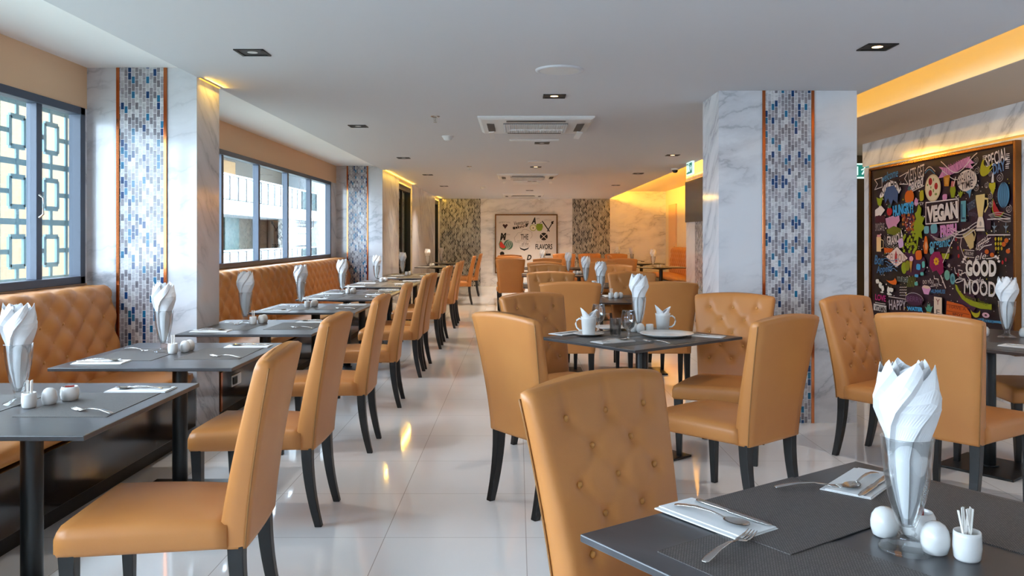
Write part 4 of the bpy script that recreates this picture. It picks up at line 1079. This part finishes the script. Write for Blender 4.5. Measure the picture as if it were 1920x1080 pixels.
A.shape('juice_glass', (1785, 345, 1796, 370), [(-.5, -1), (.5, -1), (1, 0), (.7, .7), (-.8, .7), (-1, 0)], Gr); A.shape('juice_glass', (1787, 337, 1795, 350), [(-1, -1), (.6, -1), (1, .4), (-.8, .6)], '#c96f6a'); A.line('juice_glass', (1790, 333, 1796, 348), [(-.4, -1), (.9, 1)], .01, W_)
A.text('lettering', (1852, 287, 1893, 305), 'SPECIAL', W_, .01, 0, .14); A.text('lettering', (1866, 305, 1889, 322), 'DAY', '#5f7fa8', .03, 0, .14)
for x0, y0 in ((1847, 293), (1891, 289), (1892, 300), (1890, 309)):
    for q in range(3): A.line('linework', (x0, y0 + q * 3.4, x0 + 6, y0 + q * 3.4 - 1), [(-1, -1), (1, 1)], .006, W_)
# fruit
for pts, r, ro in ((crescent(), (1840, 304, 1863, 330), -.6), (crescent(.5), (1842, 302, 1858, 326), -.95), (crescent(.6), (1844, 300, 1864, 320), -.35)): A.shape('banana_bunch', r, pts, Ye, ro)
A.ell('orange', (1700, 357, 1717.5, 381.5), Or); A.shape('orange', (1705, 349, 1712, 358), leafpts(), '#466b74')
A.shape('lemon', (1727, 355, 1737, 379), leafpts(), Ye, .9); A.ell('pear', (1718, 372, 1725, 386), Pk)
A.shape('pink_fruit', (1770, 363, 1781, 376), leafpts(), Pk, .8)
A.shape('tulip', (1800, 357, 1810, 371), [(0, -1), (.9, .2), (1, 1), (.4, .3), (0, 1), (-.4, .3), (-1, .9), (-.8, 0)], Gr)
A.shape('paper_plane', (1815, 355, 1827, 372), [(.2, -1), (.9, 1), (-1, .5), (-.1, 0)], '#5f93b8')
A.shape('peeled_banana', (1858, 337, 1872, 366), [(0, -1), (.5, -.5), (.9, .1), (.8, .6), (0, .5), (-.8, .6), (-.9, .1), (-.4, -.4)], Ye); A.shape('peeled_banana', (1862, 323, 1869, 342), [(-.7, -1), (.7, -1), (.6, .5), (.3, 1), (-.2, .5)], W_)
A.ell('melon', (1875, 343, 1897.5, 388.5), '#4d7f9e', 30)
for q in (-.62, -.3, 0, .3, .62): A.line('melon', (1875, 343, 1897.5, 388.5), [(q * math.cos(a), math.sin(a) * .98) for a in [-PI / 2 + PI * k / 8 for k in range(9)]], .006, '#2c4a63')
A.shape('melon_slice', (1866, 373, 1887, 405), [(-.9, 1), (-.4, .2), (.2, -.5), (1, -.55), (.4, -1), (-.5, -.9), (-1, -.2)], Rd); A.line('melon_slice', (1865, 373, 1887, 406), [(-.9, 1), (-1, -.2), (-.5, -.95), (.4, -1), (1, -.55)], .01, Gr)
for cx, cy, rr in ((1834, 301, 5), (1836, 320, 5.5), (1834.5, 352, 5.5), (1854, 347, 4.5), (1861, 326, 4), (1879, 333, 7), (1861, 368, 5), (1896, 392, 6.5), (1862, 383, 5)): A.line('swirls', (cx - rr, cy - rr * 1.2, cx + rr, cy + rr * 1.2), spiral(), .006, '#b5a49e')
for q in range(4): A.line('linework', (1858 + q * 1.5, 399 + q * 3.2, 1900, 406 + q * 3.2), wave(.5 * q, .6), .006, '#b5a49e')
A.text('lettering', (1716, 379, 1736, 384), 'cherry', W_)
# vegan block
A.line('vegan_frame', (1740, 378, 1801, 418), [(-1, -1), (-1, .9), (1, 1), (1, -.9)], .011, W_, True)
A.text('lettering', (1742, 384, 1800, 413), 'VEGAN', W_, .06, 0, .06)
A.rect('vegan_frame', (1806, 377, 1815.5, 415.5), '#5f9fb0'); A.text('lettering', (1807, 383, 1814, 411), 'L', '#2c4a63')
A.text('lettering', (1818, 378, 1834, 392), 'summer', '#5d6f88', 0, .2, .3); A.text('lettering', (1818, 396, 1838, 408), 'healthy', '#5d5068', 0, .2, -.15)
# arrow, hungry
A.shape('arrow', (1644.5, 383, 1663, 406), [(-1, .1), (-1, -1), (-.1, -.7), (0, -1), (1, 0), (-.1, 1), (-.2, .5)], W_)
A.shape('green_bird', (1647, 368, 1660, 387), [(-1, .8), (-.2, .5), (.9, .8), (.6, 0), (.2, -1), (-.6, -.6)], Gr)
A.ell('tomato', (1666.5, 389, 1676.5, 404), Rd); A.shape('tomato', (1668, 383, 1675, 391), leafpts(), '#2f5f46')
A.text('lettering', (1678, 383, 1717, 402), 'HUNGRY?', '#3b9fd4', .05, 0, .07)
A.shape('jellyfish', (1661, 350, 1688, 385), [(-.8, -.7), (-.4, -.2), (0, -1), (.3, -.4), (.9, -.8), (1, .3), (.4, 1), (-.6, .9), (-1, .2)], '#465a80')
A.shape('pink_mushroom', (1664, 404, 1691, 431), [(-.5, -1), (.6, -.9), (.6, -.3), (1, .2), (.9, .9), (.4, .7), (0, .9), (-.5, .7), (-1, .6), (-.9, -.1)], '#c98aa8')
A.text('lettering', (1645, 419, 1662, 433), 'SMOOTHIE', '#a08f90'); A.rect('dark_patch          ' + '   ', (1645, 405, 1663, 417), '#4a1528')
A.shape('granola_bowl', (1666, 424, 1694, 441), [(-1, .2), (0, 1), (1, .3), (.9, -.6), (0, -1), (-.9, -.6)], '#6f7020')
A.text('lettering', (1667, 434, 1697, 458), 'GRANOLA', W_, .02, 0, .2, -.45)
for q in range(3): A.line('linework', (1662 - q, 434 + q * 5, 1700, 466 + q * 3), [(-1, .5), (-.7, -.4), (0, -.9), (.7, -.3), (1, .7)], .006, '#8f8380')
# tree of leaves
A.shape('green_coral', (1711, 384, 1739, 470), [(-.1, -1), (.15, -.4), (.6, -.5), (.5, -.2), (1, 0), (.6, .15), (.9, .4), (.4, .5), (.5, .8), (.1, 1), (-.1, .7), (-.4, .6), (-.2, .35), (-.7, .2), (-.5, .05), (-1, -.25), (-.3, -.25), (-.6, -.6), (-.15, -.55)], Gr)
for k in range(40):
    X = rn.uniform(1696, 1718); Y = rn.uniform(402, 432) ; A.shape('autumn_leaves', (X - 2, Y - 3, X + 2, Y + 3), leafpts(5), rn.choice(['#8a4a22', '#a3402a', '#b86a24', '#7a2a3a']), rn.uniform(0, 3))
for k in range(24):
    X = rn.uniform(1697, 1722); Y = rn.uniform(440, 478); A.shape('green_leaves', (X - 2.6, Y - 4, X + 2.6, Y + 4), leafpts(5), Gr, rn.uniform(.4, 1.2))
for k in range(10):
    X = rn.uniform(1701, 1712); Y = rn.uniform(408, 432); A.ell('dot_pattern', (X - .9, Y - 1, X + .9, Y + 1), W_, 6)
for r, ro in (((1736, 422, 1748, 440), .8), ((1748, 418, 1764, 440), .9), ((1747, 462, 1757, 478), 1.0)): A.shape('blue_beans', r, leafpts(), '#6aa5b2', ro)
A.text('lettering', (1768, 421, 1799, 444), 'FRESH', '#d48cc0', .07, 0, .06)
A.text('lettering', (1771, 441, 1795, 451), 'FRUITS', '#7f8fa0'); A.text('lettering', (1748, 447, 1787, 470), 'organic', '#4d9fc4', .02, .1, .06)
for q in range(3): A.line('linework', (1750 + q * 4, 435 + q * 3, 1800, 448 + q * 2), wave(3 + q * .3, .7), .006, '#b5a49e')
# blender and jug
A.shape('blender', (1835, 365, 1853, 409), [(-.4, -1), (.4, -1), (.9, .6), (.9, 1), (-1, .95), (-1, .6)], Cr); A.line('blender', (1850, 371, 1858, 397), [(-.6, .9), (.9, .8), (.9, -.2), (-.5, -1)], .017, Cr)
A.shape('blender', (1836, 407, 1852, 433), [(-1, -1), (1, -1), (.8, .3), (.5, 1), (-.5, 1), (-.8, .3)], '#e6d3c4'); A.ell('blender', (1842, 415, 1846, 424), '#b5a49e'); A.line('blender', (1836, 427, 1852, 428), [(-1, 0), (1, 0)], .006, '#4a3434')
A.shape('jug', (1810, 429, 1832, 468), [(.3, -1), (.9, -.8), (1, .2), (.4, 1), (.1, .8), (-1, .4)], '#c9ae78'); A.line('jug', (1824, 430, 1835, 452), [(-.6, .8), (.4, .9), (.9, .2), (.5, -.9)], .014, '#c9ae78')
for Y in (410, 440): A.line('linework', (1857, Y, 1900, Y + 1), [(-1, 0), (1, 0)], .008, W_)
for X in (1870, 1892): A.line('arrows_down', (X - 3.5, 418, X + 3.5, 436), [(0, 1), (0, -1)], .008, '#7f8f9c'); A.shape('arrows_down', (X - 5, 422, X + 5, 430), [(-1, .8), (0, -1), (1, .8), (0, .3)], '#7f8f9c')
for k in range(9):
    X = 1873 + (k % 3) * 5 + rn.uniform(-1, 1); Y = 448 + (k // 3) * 9; A.shape('seed_pods', (X - 2.2, Y - 4, X + 2.2, Y + 4), leafpts(5), Ye if k % 2 else '#b8901c', 1.3)
for X, Y in ((1893, 451), (1896, 471), (1866, 478), (1856, 472), (1888, 458)): A.ell('orange_fruit', (X - 4, Y - 4.5, X + 4, Y + 4.5), '#c4581c')
# lower middle
A.shape('carrot', (1736, 443, 1746, 476), [(-.5, -1), (.5, -1), (1, -.2), (.3, 1), (-.3, 1), (-1, -.2)], Or); A.shape('carrot', (1739, 452, 1744, 470), leafpts(), '#e6a878', 1.57)
A.shape('papaya', (1720, 467, 1735, 490), leafpts(), Or, .9)
A.shape('pink_drop', (1688, 445, 1700, 467), leafpts(), '#cfa5cf', 1.0)
A.rect('smoothie_jar', (1648, 444, 1656.5, 472), '#e0b884'); A.rect('smoothie_jar', (1649, 440, 1656, 444.5), '#d98b8b'); A.line('smoothie_jar', (1656, 449, 1660.5, 466), [(-1, 1), (1, .8), (1, -.8), (-1, -1)], .01, '#e0b884')
A.shape('orange_slice', (1662, 464, 1680, 475), [(-1, .9), (1, .7), (.5, -.8), (-.9, -1)], '#c9561c')
A.shape('delicious_diamond', (1666, 462.5, 1707, 503), [(-1, 0), (.05, 1), (1, -.05), (-.05, -1)], '#e3c9be'); A.text('lettering', (1670, 475, 1703, 492), 'DELICIOUS', '#8f5a52'); A.shape('delicious_diamond', (1682.5, 469, 1687, 497), leafpts(), Rd, 1.57)
A.text('lettering', (1644, 478, 1661, 497), 'Bon', '#3c6f9c', .02, .2); A.text('lettering', (1648, 496, 1678, 516), 'Appetit', '#3c6f9c', .02, .2, .1)
for q in range(4): A.line('linework', (1661 + q * 3, 484 + q * 6, 1690 - q * 1, 490 + q * 6), wave(q, 1.3), .007, '#5f86b0')
A.ell('avocados', (1695, 491, 1705, 514), Gr); A.ell('avocados', (1702, 488, 1711, 508), '#8a8a20')
A.shape('ice_cream', (1709, 487, 1717, 512), [(0, -1), (.8, 1), (-.8, 1)], '#c9903c'); A.ell('ice_cream', (1710, 480, 1717.5, 490), '#e0a5c0')
for r in ((1722, 493, 1732, 508), (1719, 513, 1728, 521)): A.shape('blue_leaves', r, leafpts(), '#3b9fd4', .7)
for r in ((1733, 488, 1740, 504), (1730, 509, 1738, 518), (1719, 527, 1727, 537)): A.shape('blue_leaves', r, leafpts(), '#5fb0a8', .9)
A.shape('magenta_hibiscus', (1748, 471, 1775, 517), [(.5, -1), (1, -.7), (.9, .4), (.4, 1), (-.4, .95), (-.9, .5), (-1, -.3), (-.5, -.75), (0, -.6)], Ma)
for k in range(7): a = k * .9; A.shape('magenta_hibiscus', (1761 + 3 * math.cos(a) - 2.5, 490 + 5 * math.sin(a) - 3, 1761 + 3 * math.cos(a) + 2.5, 490 + 5 * math.sin(a) + 3), leafpts(5), '#d9a51c', -a)
A.shape('fruit_cup', (1771, 474, 1786, 486), [(-.7, -1), (.7, -1), (1, .8), (-1, .8)], '#9fa01e')
A.shape('pepper', (1669, 521, 1688, 535), crescent(.35), Or, .5)
A.text('lettering', (1687, 518, 1708, 530), 'YOUR DOSE', '#8fa09c')
for q in range(5): A.line('asparagus', (1706 + q * 3, 519, 1710 + q * 3, 538), [(-1, -1), (1, 1)], .009, '#7f8a2a')
for X in (1693, 1696.5, 1700, 1703.5): 
    for Y in (538, 543, 548, 553): A.line('pineapple', (X - 1, Y, X + 1.6, Y + 2), [(-1, 0), (1, 1)], .006, W_)
for r, ro in (((1646, 522, 1654, 533), .9), ((1652, 527, 1659, 542), 1.9), ((1657, 534, 1663, 548), 1.2), ((1655, 546, 1662, 550), 0), ((1668, 536, 1674, 552), 1.9), ((1671, 538, 1681, 549), .6), ((1667, 548, 1678, 555), -.5)): A.shape('white_leaves', r, leafpts(), '#ddd8cf', ro)
A.text('lettering', (1646, 551, 1666, 566), 'LOVE', '#b0246e', .03); A.line('linework', (1646, 567, 1665, 570), wave(0, .5), .008, W_)
A.rect('wine_crate', (1643, 569, 1667, 586), '#cfc8c4'); A.text('lettering', (1645, 572, 1666, 586), 'VITAMIN', '#2a1d1f', .04)
A.text('lettering', (1672, 560, 1704, 584), 'HAPPY', '#b5a8b0', .01, 0, .06); A.line('linework', (1671, 557, 1704, 560), [(-1, 0), (1, 0)], .006, W_)
A.ell('berry_basket', (1704, 549, 1736, 576), Dp); A.text('lettering', (1706, 554, 1735, 570), 'BERRY', '#6f4a70', .0, 0, 0, .3)
A.line('berry_basket', (1703, 547, 1737, 577), [(math.cos(a), math.sin(a)) for a in [PI * k / 10 for k in range(11)]], .006, '#b5a8b0')
A.text('lettering', (1706, 573, 1736, 586), 'WATER', '#3b9fd4', .06, 0, .05)
A.text('lettering', (1736, 524, 1756, 533), 'DO YOU', W_, 0, 0, .08); A.text('lettering', (1753, 531, 1765, 538), 'LIKE', W_, 0, 0, .1); A.text('lettering', (1751, 541, 1778, 552), 'HUMMUS!', '#4d86b8', .02, 0, .05)
A.shape('hummus_bowl', (1734, 534, 1751, 553), [(-.5, -1), (.5, -1), (1, .4), (.5, .9), (-.5, 1), (-1, .4)], '#d99ac4'); A.ell('hummus_bowl', (1735, 534.5, 1750, 542), '#e6c4b0')
A.line('linework', (1757, 516, 1771, 536), [(-1, .9), (-.9, .3), (.2, .3), (.4, -.8), (1, -.9)], .008, W_); A.line('linework', (1770, 517, 1779, 540), [(-1, 1), (1, -1)], .014, W_)
A.ell('mint_avocado', (1776.5, 506, 1787, 526), '#6fa898'); A.ell('mint_avocado', (1787.5, 512, 1797, 534), '#5f98a0'); A.ell('mint_avocado', (1790, 518, 1794.5, 528), '#3f6f7a')
A.rect('yes_sign', (1757, 556, 1772, 592), '#e0cbb8'); A.text('lettering', (1760.5, 560, 1768, 572), 'Y', '#7a2430'); A.text('lettering', (1761.5, 580, 1768, 591), 'E', '#4a3434')
A.shape('pineapple_top', (1740, 566, 1755, 590), [(-.5, -.6), (-1, .2), (-.5, 0), (-.3, .8), (0, .3), (.2, 1), (.4, .2), (1, .5), (.5, -.6)], '#4f9a88'); A.rect('pineapple_top', (1743, 584, 1751, 592), '#b5901e')
A.shape('orange_bread', (1780, 564, 1828, 598), [(-1, -1), (1, -1), (.95, -.3), (.6, .5), (.3, .8), (-.95, 1)], '#d05c1a')
A.text('lettering', (1786, 572, 1818, 583), 'HAVE A', '#8f3410', .02); A.text('lettering', (1792, 586, 1812, 594), 'SPOT', '#5a1f10', .03)
for Y in (573, 585): A.line('orange_bread', (1781, Y, 1824, Y + 2), [(-1, 0), (1, 0)], .006, '#8f3410')
A.shape('long_banana', (1797, 533, 1866, 582), [(-1, 1), (-.9, .95), (-.75, .45), (-.4, -.15), (.1, -.4), (.8, -.5), (1, -.45), (1, -.95), (.4, -1), (-.1, -.85), (-.6, -.35), (-.95, .5)], '#979a1a')
A.text('lettering', (1815, 555, 1860, 573), 'tropical flavour', '#6a6f14', 0, 0, -.12)
A.shape('small_banana', (1827, 579, 1845, 597), crescent(.45), Ye, .1)
A.ell('donut', (1848, 585, 1862, 597), '#d9a8b8'); A.ell('donut', (1852.5, 588.5, 1857.5, 593.5), '#5a3a3c')
A.shape('blue_ribbon', (1838, 592, 1902, 614), [(-1, -.3), (-.6, .6), (-.55, .1), (-.1, .2), (.3, .5), (.8, .7), (.9, .3), (.6, 0), (.9, -.5), (.3, -.3), (-.2, -.6), (-.6, -.7), (-.7, -.2)], '#3f86b0')
A.text('lettering', (1845, 596, 1870, 607), 'TASTE', '#1f4a6f', .02)
# good mood
A.text('lettering', (1837, 449, 1861, 462), 'LIFESTYLE', W_, .0, 0, .42); A.line('linework', (1840, 446, 1864, 462), [(-1, -1), (1, 1)], .008, W_); A.line('linework', (1843, 458, 1866, 470), [(-1, -1), (-.2, .4), (1, 1)], .008, W_)
A.text('lettering', (1816, 472, 1832, 479), 'HEALTHY', W_, 0, 0, -.05); A.line('linework', (1815, 468, 1833, 470), [(-1, .4), (1, -1)], .006, W_); A.line('linework', (1815, 481, 1833, 483), [(-1, .6), (1, -1)], .006, W_)
A.text('lettering', (1835, 474, 1856, 487), 'ele', W_, -.0, .3, .1); A.line('linework', (1856, 481, 1876, 486), [(-1, -1), (0, -.3), (1, 1)], .008, W_)
A.text('lettering', (1817, 486, 1875, 521), 'GOOD', '#e6d9d0', .05, 0, 0.03)
A.text('lettering', (1836, 519, 1851, 531), 'ele', W_, 0, .3, .05)
A.text('lettering', (1814, 523, 1874, 558), 'MOOD', '#d9cbc6', .02, 0, 0)
A.line('linework', (1796, 500, 1834, 530), [(-1, .9), (-.9, .1), (-.3, -.2), (-.2, .5), (-.6, .6), (-.5, -.1), (.1, .3), (.5, -.6), (1, -.9)], .008, W_)
A.line('linework', (1797, 521, 1816, 532), [(-1, -.3), (-.5, .6), (1, 1), (0, -.4), (-.8, -1), (-1, -.3)], .008, W_)
A.line('linework', (1774, 430, 1816, 495), [(-1, -1), (-.6, -.4), (-.2, .2), (.2, .7), (1, 1)], .008, W_); A.line('linework', (1807, 446, 1818, 490), [(-.6, 1), (-1, .3), (-.2, -.3), (1, -1)], .008, W_)
for q in range(3): A.line('linework', (1789, 428 - q * 6, 1838, 446 - q * 6), wave(3.4, .6), .007, W_)
for X, Y, a in ((1814, 486, 2.4), (1817, 482, 2.0), (1812, 491, 2.8), (1878, 484, .7), (1874, 481, 1.1), (1880, 490, .3)): A.shape('linework_petals', (X - 3, Y - 3, X + 3, Y + 3), leafpts(5), W_, a)
for X, Y in ((1785, 470), (1803, 465), (1804, 480), (1786, 498), (1893, 487), (1887, 492), (1803, 515), (1799, 449)): A.ell('berries', (X - 2, Y - 4, X + 2, Y + 4), rn.choice([Rd, '#8f2430', W_, '#b5a49e']), 10)
A.finish()

# far white mural on the back wall
YM = FAR - 0.045
wm = thing('white_food_mural', 'square white framed poster of food lettering on the far back wall', 'mural', (0.253, YM, EYE - 0.98))
simple('mural_white', '#cfcac8', 0.5)
MB().box((-0.85, 0, 0), (0.85, 0.03, 1.6)).build('panel', 'mural_white', wm)
f = MB(); f.box((-0.885, -0.02, -0.035), (-0.85, 0.03, 1.635)).box((0.85, -0.02, -0.035), (0.885, 0.03, 1.635)).box((-0.85, -0.02, -0.035), (0.85, 0.03, 0)).box((-0.85, -0.02, 1.6), (0.85, 0.03, 1.635))
f.build('frame', 'bronze_frame', wm, bevel=0.004)
TW = Matrix(((1, 0, 0, 0), (0, 0, -1, 0), (0, 1, 0, 0), (0, 0, 0, 1)))
def mapW(X, Y):   # X,Y measured in the enlarged crop of the poster (180..860 wide, 150..780 high)
    return ((X - 185) / 672 * 1.7 - 0.85, (780 - Y) / 630 * 1.6)
B = Art(TW, wm, mapW); K = '#231f20'; Gy = '#8a8583'
B.text('lettering', (215, 218, 350, 240), 'SPECIAL', Gy, 0, 0, 0, .4); B.shape('heart', (255, 242, 315, 300), [(0, -1), (1, .4), (.6, .9), (0, .5), (-.6, .9), (-1, .4)], '#3a1f24')
B.text('lettering', (385, 208, 548, 268), 'Vegetarian', '#4a4442', .01, .3, .12); B.shape('menu_ribbon', (370, 235, 548, 308), [(-1, -.7), (-.9, -.95), (0, -.6), (.8, -.1), (1, 1), (.4, .4), (-.3, .0), (-1, -.2)], K); B.text('lettering', (395, 256, 520, 296), 'CUISINE', W_, .0, 0, .2)
B.text('lettering', (578, 172, 628, 246), 'A', K, .05, .3); B.text('lettering', (632, 174, 668, 196), 'pple', Gy, 0, .3)
B.shape('apple', (628, 232, 708, 324), [(-.6, -.9), (0, -1), (.6, -.9), (1, 0), (.8, .8), (.2, .7), (-.2, .8), (-.8, .7), (-1, 0)], '#7f9a2c'); B.line('apple', (668, 224, 690, 246), [(-1, -1), (1, 1)], .012, K)
B.ell('apple_half', (560, 250, 636, 324), '#8f9a44'); B.ell('apple_half', (566, 256, 630, 318), '#d9d4b8'); B.ell('apple_half', (592, 282, 604, 298), K)
B.text('lettering', (722, 190, 812, 218), 'SPECIAL', '#b0a8a4', 0, 0, 0, .4)
B.line('crossed_cutlery', (700, 215, 824, 326), [(-1, 1), (.25, -1)], .03, K); B.line('crossed_cutlery', (700, 215, 824, 326), [(1, 1), (-.1, -1)], .026, K); B.shape('crossed_cutlery', (796, 212, 826, 252), leafpts(), K, 1)
B.text('lettering', (228, 345, 298, 426), 'M', K, .07, .2); B.text('lettering', (298, 350, 340, 372), 'elon', Gy, 0, .2)
B.ell('watermelon', (268, 422, 372, 532), '#4f6f62', 26)
for q in (-.6, -.2, .2, .6): B.line('watermelon', (268, 422, 372, 532), [(q * math.cos(a) + .3 * math.sin(a), math.sin(a) * .9) for a in [-PI / 2 + PI * k / 6 for k in range(7)]], .012, '#c5cfc4')
B.shape('watermelon', (214, 422, 300, 534), [(-.6, 1), (1, -.6), (.6, -.95), (0, -1), (-.8, -.6), (-1, .2)], '#4f7a4a'); B.shape('watermelon', (222, 436, 292, 520), [(-.6, 1), (1, -.6), (.2, -1), (-.8, -.6), (-1, .2)], '#c23a30')
B.line('cloud', (386, 300, 588, 478), [(.4, .9), (.95, .6), (1, .1), (.8, -.2)], .008, Gy); B.line('cloud', (386, 300, 588, 478), [(-.4, -.75), (-.9, -.6), (-1, -.1), (-.75, .2), (-.6, .5), (-.2, .55), (0, .95), (.4, .9)], .008, Gy)
B.text('lettering', (458, 358, 544, 420), 'THE', '#4a4442', .02); B.text('lettering', (425, 425, 560, 445), 'KITCHEN', '#a09a96'); B.text('lettering', (470, 446, 545, 482), 'of the', '#4a4442', 0, .3, .05); B.text('lettering', (442, 484, 564, 502), 'WORLD FOOD', '#a09a96')
B.shape('black_ribbon', (446, 500, 552, 546), [(-1, .9), (-.8, -.1), (0, -.9), (.8, -.1), (1, .9), (.6, .3), (0, -.1), (-.6, .3)], K)
B.ell('round_badge', (672, 342, 760, 428), K, 26); B.line('round_badge', (684, 356, 748, 414), [(-1, 1), (1, -1)], .016, W_); B.line('round_badge', (684, 356, 748, 414), [(-1, -1), (1, 1)], .016, W_)
B.text('lettering', (636, 436, 812, 458), 'PERFECT', '#b5aeaa', 0, 0, 0, .3); B.text('lettering', (624, 468, 812, 528), 'FLAVORS', K, .025)
B.shape('small_ribbon', (730, 574, 796, 598), [(-1, 1), (-.9, 0), (-1, -1), (1, -.9), (.9, 0), (1, 1)], K); B.text('lettering', (735, 552, 765, 570), 'GR', Gy); B.line('linework', (722, 640, 835, 642), [(-1, 0), (1, 0)], .012, K)
B.ell('berry', (226, 552, 276, 600), K); B.text('lettering', (525, 588, 580, 648), 'D', K, .05, .3); B.line('tomato_ring', (210, 668, 250, 740), [(math.cos(a), math.sin(a)) for a in [2 * PI * k / 12 for k in range(13)]], .008, Gy)
B.text('lettering', (730, 612, 806, 630), 'FOOD', Gy); B.text('lettering', (640, 660, 800, 720), 'FRESH', K, .02)
B.finish()

# ---------------------------------------------------------------- tidy: drop prototypes that were never placed
for o in list(COL.objects):
    if o.parent is None and o.get('label') in ('tan leather dining chair', 'table', 'mug'):
        for c in list(o.children_recursive): bpy.data.objects.remove(c)
        bpy.data.objects.remove(o)
